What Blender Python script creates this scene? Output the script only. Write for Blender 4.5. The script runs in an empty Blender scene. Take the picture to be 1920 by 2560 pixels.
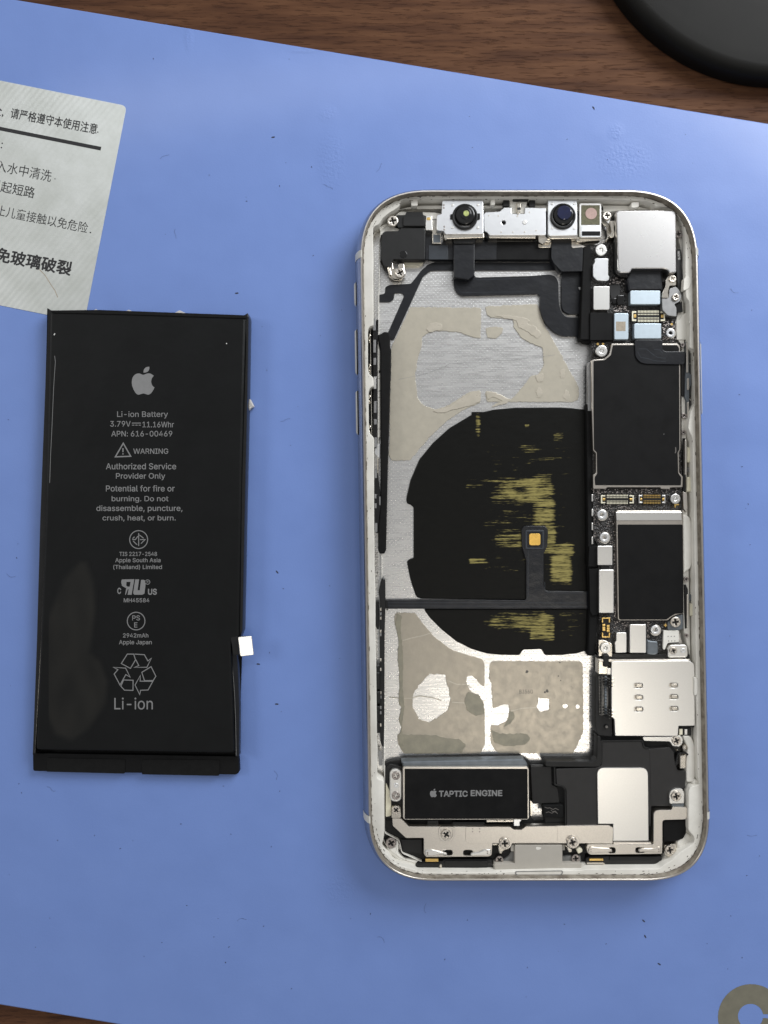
import bpy, bmesh, math, random
from mathutils import Vector, noise
from mathutils.geometry import tessellate_polygon
random.seed(7)
SC = bpy.context.scene
COL = SC.collection
SC.unit_settings.system = 'METRIC'
SC.unit_settings.scale_length = 0.01          # one unit is one centimetre

# ------------------------------------------------------------------ camera
H = 16.8; FPX = 1849.0
cd = bpy.data.cameras.new('camera'); cam = bpy.data.objects.new('camera', cd); COL.objects.link(cam)
cam.location = (0, 0, H)
cd.sensor_fit = 'VERTICAL'; cd.sensor_height = 24.0; cd.lens = 24.0 * FPX / 2560.0
cd.clip_start = 0.1; cd.clip_end = 2000
SC.camera = cam
# ------------------------------------------------------------------ light
w = bpy.data.worlds.new('World'); SC.world = w; w.use_nodes = True
w.node_tree.nodes['Background'].inputs[0].default_value = (0.97, 0.98, 1.0, 1)
w.node_tree.nodes['Background'].inputs[1].default_value = 0.31
def area(name, loc, tgt, sx, sy, power, col, spread=180):
    l = bpy.data.lights.new(name, 'AREA'); l.shape = 'RECTANGLE'; l.size = sx; l.size_y = sy
    l.energy = power; l.color = col; l.spread = math.radians(spread)
    o = bpy.data.objects.new(name, l); COL.objects.link(o); o.location = loc
    o.rotation_euler = (Vector(tgt) - Vector(loc)).to_track_quat('-Z', 'Y').to_euler()
    return o
area('ceiling_lamp_warm', (35, -47, 155), (3, -3, 0), 28, 30, 15500, (1.0, 0.93, 0.82))
area('ceiling_lamp_cool', (-14, 100, 155), (0, 0, 0), 120, 9, 26000, (0.93, 0.96, 1.0))
area('added_gradient_lamp', (27, 33, 27), (2, 0, 0), 28, 22, 22500, (0.96, 0.98, 1.0))  # unseen lamp added to brighten the mat towards the upper right
area('side_lamp_left', (-150, 45, 110), (0, 0, 0), 60, 46, 62000, (1.0, 0.98, 0.94))
SC.view_settings.view_transform = 'Standard'; SC.view_settings.look = 'None'
SC.view_settings.exposure = 0.12; SC.view_settings.gamma = 1.0
SC.cycles.max_bounces = 8

# ------------------------------------------------------------------ frames of reference
class Fr:
    def __init__(s, x0, y0, k): s.x0, s.y0, s.k = x0, y0, k
    def px(s, p): return (s.x0 + p[0] / s.k, s.y0 + p[1] / s.k)
S_ = Fr(0, 0, 1); A = Fr(880, 450, 3.6065); B = Fr(1320, 450, 3.6065); C = Fr(1440, 800, 4.8088)
D = Fr(1440, 1220, 4.8794); E = Fr(1380, 1600, 3.5667); F = Fr(880, 1800, 3.1904)
G = Fr(880, 1380, 2.6758); K = Fr(880, 760, 2.6758); L = Fr(60, 740, 2.6758); M_ = Fr(60, 1300, 2.6758)
N = Fr(0, 180, 3.5676); P1 = Fr(880, 780, 6.506); P2 = Fr(880, 1100, 6.506); P3 = Fr(880, 1440, 4.608)
Q = Fr(1180, 2000, 5.53)
def wp(fr, p, z):
    x, y = fr.px(p); s = (H - z) / FPX
    return Vector(((x - 960) * s, -(y - 1280) * s))
def cm(fr, d, z): return d / fr.k * (H - z) / FPX

# ------------------------------------------------------------------ materials
def mat(name, col, rough=0.5, metal=0.0, vary=0.0, vs=3.0, bump=0.0, bs=20.0, col2=None, rvary=0.0,
        stretch=(1, 1, 1), coat=0.0, spec=0.5, bdist=0.01, grain=None):
    m = bpy.data.materials.new(name); m.use_nodes = True
    nt = m.node_tree; n = nt.nodes; b = n['Principled BSDF']
    b.inputs['Roughness'].default_value = rough; b.inputs['Metallic'].default_value = metal
    b.inputs['Specular IOR Level'].default_value = spec
    if coat: b.inputs['Coat Weight'].default_value = coat; b.inputs['Coat Roughness'].default_value = 0.12
    tc = n.new('ShaderNodeTexCoord'); mp = n.new('ShaderNodeMapping'); mp.inputs['Scale'].default_value = stretch
    nt.links.new(tc.outputs['Object'], mp.inputs['Vector'])
    c1 = col; c2 = col2 or tuple(max(0, c * (1 - vary)) for c in col)
    nz = n.new('ShaderNodeTexNoise'); nz.inputs['Scale'].default_value = vs; nz.inputs['Detail'].default_value = 6
    nz.inputs['Roughness'].default_value = 0.6
    nt.links.new(mp.outputs[0], nz.inputs['Vector'])
    rp = n.new('ShaderNodeMapRange'); rp.inputs['From Min'].default_value = 0.35; rp.inputs['From Max'].default_value = 0.65
    nt.links.new(nz.outputs['Fac'], rp.inputs['Value'])
    mx = n.new('ShaderNodeMix'); mx.data_type = 'RGBA'
    mx.inputs['A'].default_value = (*c1, 1); mx.inputs['B'].default_value = (*c2, 1)
    nt.links.new(rp.outputs[0], mx.inputs['Factor'])
    nt.links.new(mx.outputs['Result'], b.inputs['Base Color'])
    if rvary:
        rr = n.new('ShaderNodeMapRange'); rr.inputs['To Min'].default_value = max(0.02, rough - rvary)
        rr.inputs['To Max'].default_value = min(1, rough + rvary)
        rr.inputs['From Min'].default_value = 0.3; rr.inputs['From Max'].default_value = 0.7
        nt.links.new(nz.outputs['Fac'], rr.inputs['Value']); nt.links.new(rr.outputs[0], b.inputs['Roughness'])
    if bump:
        bz = n.new('ShaderNodeTexNoise'); bz.inputs['Scale'].default_value = bs; bz.inputs['Detail'].default_value = 4
        nt.links.new(mp.outputs[0], bz.inputs['Vector'])
        bm = n.new('ShaderNodeBump'); bm.inputs['Strength'].default_value = bump; bm.inputs['Distance'].default_value = bdist
        nt.links.new(bz.outputs['Fac'], bm.inputs['Height']); nt.links.new(bm.outputs[0], b.inputs['Normal'])
    m['mix'] = 1
    return m
def hexsrgb(r, g, b):
    f = lambda c: ((c / 255 + 0.055) / 1.055) ** 2.4 if c > 10 else c / 255 / 12.92
    return (f(r), f(g), f(b))
M = {}
M['white'] = mat('painted_white_metal', (0.74, 0.72, 0.665), 0.55, 0.0, 0.12, 1.6, 0.25, 30, col2=(0.62, 0.60, 0.545))
M['frame'] = mat('anodised_frame', (0.50, 0.48, 0.45), 0.22, 1.0, 0.1, 6, 0.05, 40)
M['rimline'] = mat('polished_rim', (0.55, 0.51, 0.46), 0.33, 1.0, 0.1, 8)
M['band'] = mat('antenna_plastic', (0.62, 0.61, 0.55), 0.4, 0.0, 0.1, 8)
M['channel'] = mat('dirty_channel', (0.34, 0.31, 0.26), 0.5, 0.3, 0, 5, 0.3, 30, col2=(0.15, 0.125, 0.10), stretch=(1, 1, 1))
M['silver'] = mat('silver_shield', (0.80, 0.79, 0.76), 0.31, 1.0, 0.03, 30, 0.006, 90, rvary=0.008)
M['silverlight'] = mat('satin_silver', (0.82, 0.83, 0.84), 0.30, 1.0, 0.03, 14, 0.012, 90, rvary=0.02)
M['bluesilver'] = mat('blue_silver_cover', (0.50, 0.58, 0.64), 0.4, 0.8, 0.06, 9)
M['nickel'] = mat('bright_nickel', (0.86, 0.80, 0.70), 0.2, 1.0, 0.2, 12)
M['bracket'] = mat('brushed_bracket', (0.70, 0.66, 0.60), 0.32, 1.0, 0.10, 40, 0.012, 90, rvary=0.01)
M['screw'] = mat('screw_steel', (0.72, 0.67, 0.60), 0.28, 1.0, 0.25, 14, 0.2, 20)
M['darkscrew'] = mat('dark_screw_steel', (0.42, 0.38, 0.36), 0.3, 1.0, 0.25, 14, 0.2, 20)
M['gold'] = mat('gold_contact', (0.85, 0.58, 0.20), 0.3, 1.0, 0.15, 12)
M['goldpad'] = mat('gold_pad', (0.95, 0.58, 0.13), 0.4, 0.6, 0.15, 12, 0.4, 30)
M['cream'] = mat('cream_contact', (0.80, 0.76, 0.60), 0.4, 0.3, 0.1, 8)
M['grey'] = mat('grey_plate', (0.30, 0.30, 0.30), 0.42, 0.7, 0.15, 8)
M['slate'] = mat('slate_side', (0.16, 0.18, 0.20), 0.4, 0.5, 0.2, 6)
M['black'] = mat('black_plastic', (0.010, 0.010, 0.010), 0.45, 0.0, 0.3, 6, 0.1, 60, spec=0.35)
M['blackmatte'] = mat('matte_black_cover', (0.0068, 0.0068, 0.0071), 0.55, 0.0, 0.35, 2.2, 0.25, 90, spec=0.14, rvary=0.12)
M['blackgloss'] = mat('glossy_black', (0.010, 0.010, 0.010), 0.16, 0.0, 0.3, 5, 0.15, 12)
M['void'] = mat('dark_cavity_fill', (0.006, 0.006, 0.006), 0.7, 0.0)  # black fill for cavities; also paints shade into the screw recesses
M['flex'] = mat('black_flex', (0.008, 0.009, 0.012), 0.30, 0.0, 0.3, 4, 0.4, 3, spec=0.45, bdist=0.03)
M['foam'] = mat('black_foam', (0.006, 0.006, 0.006), 0.75, 0.0, 0.4, 8, 0.3, 50, spec=0.2)
M['spk'] = mat('speaker_plastic', (0.017, 0.016, 0.0155), 0.5, 0.0, 0.2, 5, 0.3, 120)
M['trace'] = mat('raised_trace', (0.03, 0.036, 0.045), 0.35, 0.0, 0.2, 8)
M['portgrey'] = mat('port_plastic', (0.40, 0.375, 0.33), 0.5, 0.0, 0.05, 5, 0.06, 60)
M['portdark'] = mat('port_plastic_side', (0.17, 0.17, 0.165), 0.5, 0.0, 0.2, 8)
M['ink'] = mat('grey_print', (0.20, 0.20, 0.20), 0.55, 0.0, 0.08, 8)
M['inkdark'] = mat('etched_print', (0.12, 0.11, 0.10), 0.6, 0.0, 0.1, 8)
M['inkblack'] = mat('black_print', (0.012, 0.012, 0.014), 0.5, 0.0, 0.3, 10)
M['whiteprint'] = mat('white_print', (0.6, 0.6, 0.58), 0.5, 0.0, 0.1, 8)
M['olive'] = mat('olive_window', (0.16, 0.15, 0.09), 0.2, 0.0, 0.3, 20, coat=0.5)
M['pink'] = mat('pink_filter', (0.46, 0.31, 0.27), 0.4, 0.0, 0.15, 20)
M['yglint'] = mat('yellow_green_glint', (0.55, 0.62, 0.22), 0.25, 0.0, 0.5, 30)  # tint of a lamp reflection, painted as colour on the front lens
M['blueglass'] = mat('dark_blue_lens', (0.006, 0.01, 0.05), 0.06, 0.0, 0.3, 10, coat=1.0)
M['tan'] = mat('tan_sticker', (0.42, 0.36, 0.28), 0.6, 0.0, 0.4, 40)
M['rubber'] = mat('dark_base_plastic', (0.007, 0.0065, 0.0055), 0.55, 0.0, 0.2, 2, 0.1, 40, spec=0.13)
M['scrap'] = mat('clear_adhesive_scrap', (0.62, 0.60, 0.58), 0.3, 0.0, 0.3, 10)
M['camplate'] = mat('camera_back_plate', (0.62, 0.61, 0.60), 0.28, 1.0, 0.04, 14, 0.004, 90, rvary=0.008)
M['lint'] = mat('dark_lint', (0.03, 0.035, 0.06), 0.8)
M['matprint'] = mat('olive_grey_print', (0.17, 0.16, 0.12), 0.4, 0.0, 0.15, 4)
M['batt'] = mat('battery_film', (0.0058, 0.0062, 0.0064), 0.40, 0.0, 0.25, 1.2, 0.6, 0.9, bdist=0.04, spec=0.2)

def links(m): return m.node_tree.links, m.node_tree.nodes
# printed circuit board: black lacquer with a grain of tiny solder bumps
def m_pcb():
    m = mat('black_circuit_board', (0.014, 0.012, 0.011), 0.3, 0.0, 0.3, 10, 0.0); l, n = links(m); b = n['Principled BSDF']
    tc = n['Texture Coordinate']; v = n.new('ShaderNodeTexVoronoi'); v.inputs['Scale'].default_value = 22
    l.new(tc.outputs['Object'], v.inputs['Vector'])
    nz = n.new('ShaderNodeTexNoise'); nz.inputs['Scale'].default_value = 30; l.new(tc.outputs['Object'], nz.inputs['Vector'])
    ad = n.new('ShaderNodeMath'); ad.operation = 'ADD'; l.new(v.outputs['Distance'], ad.inputs[0]); l.new(nz.outputs['Fac'], ad.inputs[1])
    bp = n.new('ShaderNodeBump'); bp.inputs['Strength'].default_value = 0.9; bp.inputs['Distance'].default_value = 0.03
    l.new(ad.outputs[0], bp.inputs['Height']); l.new(bp.outputs[0], b.inputs['Normal'])
    return m
M['pcb'] = m_pcb()
# steel back plate: brushed, dimpled in a hexagonal grid
def m_plate():
    m = mat('brushed_back_plate', (0.84, 0.83, 0.81), 0.29, 1.0, 0.07, 3, 0, rvary=0.07, stretch=(1, 12, 1)); l, n = links(m); b = n['Principled BSDF']
    tc = n['Texture Coordinate']; sp = n.new('ShaderNodeSeparateXYZ'); l.new(tc.outputs['Object'], sp.inputs[0])
    def mth(op, a, bb=None, c=None):
        q = n.new('ShaderNodeMath'); q.operation = op
        for i, v in enumerate((a, bb, c)):
            if v is None: continue
            if isinstance(v, (int, float)): q.inputs[i].default_value = v
            else: l.new(v, q.inputs[i])
        return q.outputs[0]
    px, py = 0.10, 0.05
    row = mth('FLOOR', mth('DIVIDE', sp.outputs['Y'], py))
    odd = mth('MULTIPLY', mth('FLOORED_MODULO', row, 2.0), 0.5)
    fx = mth('SUBTRACT', mth('FRACT', mth('ADD', mth('DIVIDE', sp.outputs['X'], px), odd)), 0.5)
    fy = mth('SUBTRACT', mth('FRACT', mth('DIVIDE', sp.outputs['Y'], py)), 0.5)
    d = mth('SQRT', mth('ADD', mth('MULTIPLY', mth('MULTIPLY', fx, px), mth('MULTIPLY', fx, px)), mth('MULTIPLY', mth('MULTIPLY', fy, py), mth('MULTIPLY', fy, py))))
    mr = n.new('ShaderNodeMapRange'); mr.interpolation_type = 'SMOOTHSTEP'; l.new(d, mr.inputs['Value'])
    mr.inputs['From Min'].default_value = 0.004; mr.inputs['From Max'].default_value = 0.015
    mr.inputs['To Min'].default_value = 1; mr.inputs['To Max'].default_value = 0
    st = n.new('ShaderNodeTexNoise'); st.inputs['Scale'].default_value = 30; l.new(n['Mapping'].outputs[0], st.inputs['Vector'])
    h = mth('ADD', mr.outputs[0], mth('MULTIPLY', st.outputs['Fac'], 0.04))
    bp = n.new('ShaderNodeBump'); bp.inputs['Strength'].default_value = 0.16; bp.inputs['Distance'].default_value = 0.010
    l.new(h, bp.inputs['Height']); l.new(bp.outputs[0], b.inputs['Normal'])
    return m
M['plate'] = m_plate()
# residue of pulled adhesive: patchy, half glossy
def m_adh(name, c1, c2, rough, metal, sc=4.5):
    m = mat(name, c1, rough, metal, 0, sc, 0.25, 9, col2=c2, rvary=0.05, bdist=0.010); return m
M['adh_top'] = m_adh('beige_adhesive_residue', (0.45, 0.415, 0.34), (0.39, 0.36, 0.295), 0.42, 0.25)
M['adh_low'] = m_adh('grey_adhesive_residue', (0.40, 0.36, 0.295), (0.375, 0.34, 0.28), 0.34, 0.55, 6)
M['adh_pale'] = m_adh('pale_adhesive_lump', (0.53, 0.485, 0.405), (0.44, 0.405, 0.335), 0.3, 0.2)
# coil cover: black graphite film with worn-off streaks (the attribute says how worn)
def m_wear():
    m = mat('worn_graphite_film', (0.0038, 0.0038, 0.003), 0.42, 0.0, 0.25, 5, 0.35, 1.6, stretch=(1, 2, 1), bdist=0.03, spec=0.17)
    l, n = links(m); b = n['Principled BSDF']
    at = n.new('ShaderNodeAttribute'); at.attribute_name = 'wear'
    tc = n['Texture Coordinate']; mp = n.new('ShaderNodeMapping'); mp.inputs['Scale'].default_value = (0.9, 16, 1)
    l.new(tc.outputs['Object'], mp.inputs[0])
    nz = n.new('ShaderNodeTexNoise'); nz.inputs['Scale'].default_value = 1.5; nz.inputs['Detail'].default_value = 5; l.new(mp.outputs[0], nz.inputs['Vector'])
    nf = n.new('ShaderNodeTexNoise'); nf.inputs['Scale'].default_value = 4; nf.inputs['Detail'].default_value = 6; mp2 = n.new('ShaderNodeMapping'); mp2.inputs['Scale'].default_value = (2.2, 13, 1); mp2.inputs['Rotation'].default_value = (0, 0, 0.06); l.new(tc.outputs['Object'], mp2.inputs[0]); l.new(mp2.outputs[0], nf.inputs['Vector'])
    mx = n.new('ShaderNodeMix'); mx.inputs['Factor'].default_value = 0.35; l.new(nz.outputs['Fac'], mx.inputs['A']); l.new(nf.outputs['Fac'], mx.inputs['B'])
    ad = n.new('ShaderNodeMath'); ad.operation = 'ADD'; l.new(mx.outputs['Result'], ad.inputs[0]); l.new(at.outputs['Fac'], ad.inputs[1])
    mr = n.new('ShaderNodeMapRange'); mr.inputs['From Min'].default_value = 0.94; mr.inputs['From Max'].default_value = 1.10; l.new(ad.outputs[0], mr.inputs['Value'])
    old = b.inputs['Base Color'].links[0].from_socket
    c = n.new('ShaderNodeMix'); c.data_type = 'RGBA'; c.inputs['B'].default_value = (0.27, 0.23, 0.078, 1)
    l.new(mr.outputs[0], c.inputs['Factor']); l.new(old, c.inputs['A']); l.new(c.outputs['Result'], b.inputs['Base Color'])
    return m
M['wear'] = m_wear()
def m_smudge():
    m = mat('smudged_battery_film', (0.0058, 0.0062, 0.0064), 0.40, 0.0, 0.25, 1.2, 0.6, 0.9, bdist=0.04, spec=0.2)
    l, n = links(m); b = n['Principled BSDF']
    at = n.new('ShaderNodeAttribute'); at.attribute_name = 'wear'
    old = b.inputs['Base Color'].links[0].from_socket
    c = n.new('ShaderNodeMix'); c.data_type = 'RGBA'; c.inputs['B'].default_value = (0.015, 0.0145, 0.013, 1)
    l.new(at.outputs['Fac'], c.inputs['Factor']); l.new(old, c.inputs['A']); l.new(c.outputs['Result'], b.inputs['Base Color'])
    return m
M['smudge'] = m_smudge()
def m_mat():
    m = mat('blue_silicone_mat', (0.150, 0.240, 0.545), 0.5, 0.0, 0, 0.8, 0.0, col2=(0.141, 0.228, 0.525), spec=0.4)
    l, n = links(m); b = n['Principled BSDF']; tc = n['Texture Coordinate']
    a = n.new('ShaderNodeTexNoise'); a.inputs['Scale'].default_value = 0.5; a.inputs['Detail'].default_value = 2; l.new(tc.outputs['Object'], a.inputs['Vector'])
    f = n.new('ShaderNodeTexNoise'); f.inputs['Scale'].default_value = 15; f.inputs['Detail'].default_value = 3; l.new(tc.outputs['Object'], f.inputs['Vector'])
    # wrinkled spots: relief only inside a few patches
    geo = n.new('ShaderNodeNewGeometry'); kr = None
    for px_, py_, rx_, ry_ in ((830, 400, .42, .95), (820, 285, .3, .25), (472, 95, .14, .42), (1560, 400, .9, .6), (1540, 330, .25, .3), (850, 2220, .5, .5), (760, 125, .5, .1)):
        sb = n.new('ShaderNodeVectorMath'); sb.operation = 'SUBTRACT'; l.new(geo.outputs['Position'], sb.inputs[0])
        sb.inputs[1].default_value = ((px_ - 960) * H / FPX, -(py_ - 1280) * H / FPX, 0)
        ml = n.new('ShaderNodeVectorMath'); ml.operation = 'MULTIPLY'; l.new(sb.outputs[0], ml.inputs[0]); ml.inputs[1].default_value = (1 / rx_, 1 / ry_, 0)
        le = n.new('ShaderNodeVectorMath'); le.operation = 'LENGTH'; l.new(ml.outputs[0], le.inputs[0])
        q = n.new('ShaderNodeMapRange'); q.interpolation_type = 'SMOOTHSTEP'; q.inputs['From Min'].default_value = 0.2; q.inputs['From Max'].default_value = 1.0
        q.inputs['To Min'].default_value = 1; q.inputs['To Max'].default_value = 0; l.new(le.outputs['Value'], q.inputs['Value'])
        if kr is None: kr = q
        else:
            sm_ = n.new('ShaderNodeMath'); sm_.operation = 'MAXIMUM'; l.new(kr.outputs[0], sm_.inputs[0]); l.new(q.outputs[0], sm_.inputs[1]); kr = sm_
    mu = n.new('ShaderNodeMath'); mu.operation = 'MULTIPLY'; l.new(kr.outputs[0], mu.inputs[0]); l.new(f.outputs['Fac'], mu.inputs[1])
    g_ = n.new('ShaderNodeTexNoise'); g_.inputs['Scale'].default_value = 28; g_.inputs['Detail'].default_value = 3; l.new(tc.outputs['Object'], g_.inputs['Vector'])
    b0 = n.new('ShaderNodeBump'); b0.inputs['Strength'].default_value = 0.10; b0.inputs['Distance'].default_value = 0.02; l.new(g_.outputs['Fac'], b0.inputs['Height'])
    b1 = n.new('ShaderNodeBump'); b1.inputs['Strength'].default_value = 0.45; b1.inputs['Distance'].default_value = 0.12; l.new(a.outputs['Fac'], b1.inputs['Height']); l.new(b0.outputs[0], b1.inputs['Normal'])
    b2 = n.new('ShaderNodeBump'); b2.inputs['Strength'].default_value = 0.45; b2.inputs['Distance'].default_value = 0.03
    l.new(mu.outputs[0], b2.inputs['Height']); l.new(b1.outputs[0], b2.inputs['Normal']); l.new(b2.outputs[0], b.inputs['Normal'])
    b.inputs['Coat Weight'].default_value = 0.30; b.inputs['Coat Roughness'].default_value = 0.14
    return m
M['mat'] = m_mat()
def m_wood():
    m = bpy.data.materials.new('walnut_desk'); m.use_nodes = True; l, n = links(m); b = n['Principled BSDF']
    tc = n.new('ShaderNodeTexCoord'); mp = n.new('ShaderNodeMapping'); mp.inputs['Rotation'].default_value = (0, 0, math.radians(8))
    mp.inputs['Scale'].default_value = (0.55, 6.5, 1); l.new(tc.outputs['Object'], mp.inputs[0])
    def nz(sc, de, src=mp, dist=0.0):
        q = n.new('ShaderNodeTexNoise'); q.inputs['Scale'].default_value = sc; q.inputs['Detail'].default_value = de
        q.inputs['Distortion'].default_value = dist; l.new(src.outputs[0], q.inputs['Vector']); return q.outputs['Fac']
    g = nz(0.9, 6, dist=0.0)
    r = n.new('ShaderNodeValToRGB'); l.new(g, r.inputs[0])
    r.color_ramp.elements[0].position = 0.33; r.color_ramp.elements[0].color = (0.058, 0.026, 0.015, 1)
    r.color_ramp.elements[1].position = 0.68; r.color_ramp.elements[1].color = (0.118, 0.056, 0.029, 1)
    e = r.color_ramp.elements.new(0.5); e.color = (0.088, 0.040, 0.021, 1)
    mp2 = n.new('ShaderNodeMapping'); mp2.inputs['Rotation'].default_value = (0, 0, math.radians(8)); mp2.inputs['Scale'].default_value = (1.8, 17, 1)
    l.new(tc.outputs['Object'], mp2.inputs[0])
    p = nz(1.3, 3, mp2)
    pr = n.new('ShaderNodeMapRange'); pr.inputs['From Min'].default_value = 0.56; pr.inputs['From Max'].default_value = 0.64; l.new(p, pr.inputs['Value'])
    mx = n.new('ShaderNodeMix'); mx.data_type = 'RGBA'; mx.inputs['B'].default_value = (0.028, 0.013, 0.009, 1)
    pm = n.new('ShaderNodeMath'); pm.operation = 'MULTIPLY'; pm.inputs[1].default_value = 0.42; l.new(pr.outputs[0], pm.inputs[0])
    l.new(pm.outputs[0], mx.inputs['Factor']); l.new(r.outputs[0], mx.inputs['A']); l.new(mx.outputs['Result'], b.inputs['Base Color'])
    bp = n.new('ShaderNodeBump'); bp.inputs['Strength'].default_value = 0.5; bp.inputs['Distance'].default_value = 0.02; bp.invert = True
    l.new(pr.outputs[0], bp.inputs['Height']); l.new(bp.outputs[0], b.inputs['Normal'])
    b.inputs['Roughness'].default_value = 0.62; b.inputs['Specular IOR Level'].default_value = 0.08
    return m
M['wood'] = m_wood()
def m_sticker():
    m = mat('silver_paper_sticker', (0.66, 0.68, 0.655), 0.33, 0.5, 0, 1.2, 0.0, col2=(0.56, 0.58, 0.545)); l, n = links(m); b = n['Principled BSDF']
    tc = n['Texture Coordinate']; mp = n.new('ShaderNodeMapping'); mp.inputs['Rotation'].default_value = (0, 0, 0.7); l.new(tc.outputs['Object'], mp.inputs[0])
    wv = n.new('ShaderNodeTexWave'); wv.inputs['Scale'].default_value = 2.6; wv.inputs['Distortion'].default_value = 1.5; l.new(mp.outputs[0], wv.inputs['Vector'])
    nz = n.new('ShaderNodeTexNoise'); nz.inputs['Scale'].default_value = 14; l.new(tc.outputs['Object'], nz.inputs['Vector'])
    ad = n.new('ShaderNodeMath'); ad.operation = 'ADD'; l.new(wv.outputs['Fac'], ad.inputs[0]); l.new(nz.outputs['Fac'], ad.inputs[1])
    bp = n.new('ShaderNodeBump'); bp.inputs['Strength'].default_value = 0.10; bp.inputs['Distance'].default_value = 0.012
    l.new(ad.outputs[0], bp.inputs['Height']); l.new(bp.outputs[0], b.inputs['Normal'])
    return m
M['sticker'] = m_sticker()

# ------------------------------------------------------------------ geometry helpers
WL = {}                                         # world location of every object used as a parent
def tag(o, label=None, cat=None, group=None, kind=None):
    if label: o['label'] = label
    if cat: o['category'] = cat
    if group: o['group'] = group
    if kind: o['kind'] = kind
    return o
def empty(name, loc, label, cat):
    o = bpy.data.objects.new(name, None); COL.objects.link(o); o.location = loc; o.empty_display_size = 0.5
    WL[o.name] = Vector(loc); return tag(o, label, cat)
def link(name, me, loc, parent=None, rz=0, sc=1):
    o = bpy.data.objects.new(name, me); COL.objects.link(o)
    loc = Vector(loc); WL[o.name] = loc
    if parent: o.parent = parent; o.location = loc - WL[parent.name]
    else: o.location = loc
    if rz: o.rotation_euler = (0, 0, rz)
    if sc != 1: o.scale = (sc, sc, sc)
    return o
def finish(name, bm, m, parent=None, label=None, kind=None, smooth=35):
    bmesh.ops.recalc_face_normals(bm, faces=bm.faces)
    c = Vector((0, 0, 0))
    lo = [min(v.co[i] for v in bm.verts) for i in range(3)]; hi = [max(v.co[i] for v in bm.verts) for i in range(3)]
    c = Vector(((lo[0] + hi[0]) / 2, (lo[1] + hi[1]) / 2, lo[2]))
    for v in bm.verts: v.co -= c
    me = bpy.data.meshes.new(name); bm.to_mesh(me); bm.free()
    me.materials.append(m if not isinstance(m, str) else M[m])
    me.set_sharp_from_angle(angle=math.radians(smooth))
    for p in me.polygons: p.use_smooth = abs(p.normal.z) < 0.9995
    o = link(name, me, c, parent)
    if label: o['label'] = label
    if kind: o['kind'] = kind
    return o
def area2(p): return sum(p[i - 1][0] * p[i][1] - p[i][0] * p[i - 1][1] for i in range(len(p))) / 2
def offset(loop, d):
    """move a ccw loop inward by d (vertex normals, limited miter)"""
    out = []; n = len(loop)
    for i in range(n):
        a, b, c = loop[i - 1], loop[i], loop[(i + 1) % n]
        e1 = (b - a); e2 = (c - b)
        if e1.length < 1e-9 or e2.length < 1e-9: out.append(b.copy()); continue
        e1.normalize(); e2.normalize()
        n1 = Vector((-e1.y, e1.x)); n2 = Vector((-e2.y, e2.x)); nn = n1 + n2
        if nn.length < 0.2: out.append(b + n1 * d); continue
        nn.normalize(); out.append(b + nn * (d / max(0.5, nn.dot(n1))))
    return out
def rnd(pts, r, n=4):
    """round the corners of a closed polygon; r one number or one per corner"""
    out = []; k = len(pts)
    for i in range(k):
        a, b, c = Vector(pts[i - 1][:2]), Vector(pts[i][:2]), Vector(pts[(i + 1) % k][:2])
        rr = r[i] if isinstance(r, (list, tuple)) else r
        l1 = (a - b).length; l2 = (c - b).length
        t = min(rr, l1 * 0.48, l2 * 0.48)
        if t < 1e-4: out.append(b); continue
        p = b + (a - b).normalized() * t; q = b + (c - b).normalized() * t
        for j in range(n + 1):
            s = j / n; out.append(p * (1 - s) ** 2 + b * 2 * s * (1 - s) + q * s * s)
    return out
def rc(x0, y0, x1, y1): return [(x0, y0), (x1, y0), (x1, y1), (x0, y1)]
def circ(x, y, r, n=28, ry=None): return [(x + r * math.cos(2 * math.pi * i / n), y + (ry or r) * math.sin(2 * math.pi * i / n)) for i in range(n)]
def ragged(pts, amp, step):
    out = []; n = len(pts)
    for i in range(n):
        a = Vector(pts[i][:2]); b = Vector(pts[(i + 1) % n][:2]); L_ = (b - a).length; m = max(1, int(L_ / step))
        for j in range(m):
            p = a + (b - a) * j / m
            q = Vector((p.x * .05, p.y * .05, 3.3)); dx = noise.noise(q) + .5 * noise.noise(q * 3); dy = noise.noise(q + Vector((9, 9, 9))) + .5 * noise.noise(q * 3 + Vector((5, 1, 2)))
            out.append(p + Vector((dx, dy)) * amp)
    return out
def add_prism(bm, loops, z0, z1, b=0.0, bottom=False):
    """loops[0] the outline, the rest holes, all in world xy"""
    LL = []
    for k, lp in enumerate(loops):
        lp = [Vector(p) for p in lp]
        cl = [lp[0]]
        for p in lp[1:]:
            if (p - cl[-1]).length > 1e-5: cl.append(p)
        if (cl[0] - cl[-1]).length < 1e-5: cl.pop()
        lp = cl
        if (area2(lp) < 0) != (k > 0): lp.reverse()          # outline ccw, holes cw
        LL.append(lp)
    b = min(b, (z1 - z0) * 0.5)
    prof = [(0, z0), (0, z1)] if b <= 0 else [(0, z0), (0, z1 - b), (0.3 * b, z1 - 0.3 * b), (b, z1)]
    tops = []
    for lp in LL:
        prev = None; n = len(lp)
        for d, z in prof:
            cur = [bm.verts.new((p.x, p.y, z)) for p in (offset(lp, d) if d else lp)]
            if prev:
                for i in range(n): bm.faces.new((prev[i], prev[(i + 1) % n], cur[(i + 1) % n], cur[i]))
            elif bottom: bots = cur
            prev = cur
        tops.append(prev)
    flat = [v for t in tops for v in t]
    for tri in tessellate_polygon([[v.co for v in t] for t in tops]):
        try: bm.faces.new([flat[i] for i in tri])
        except ValueError: pass
def W(fr, pts, z): return [wp(fr, p, z) for p in pts]
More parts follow.
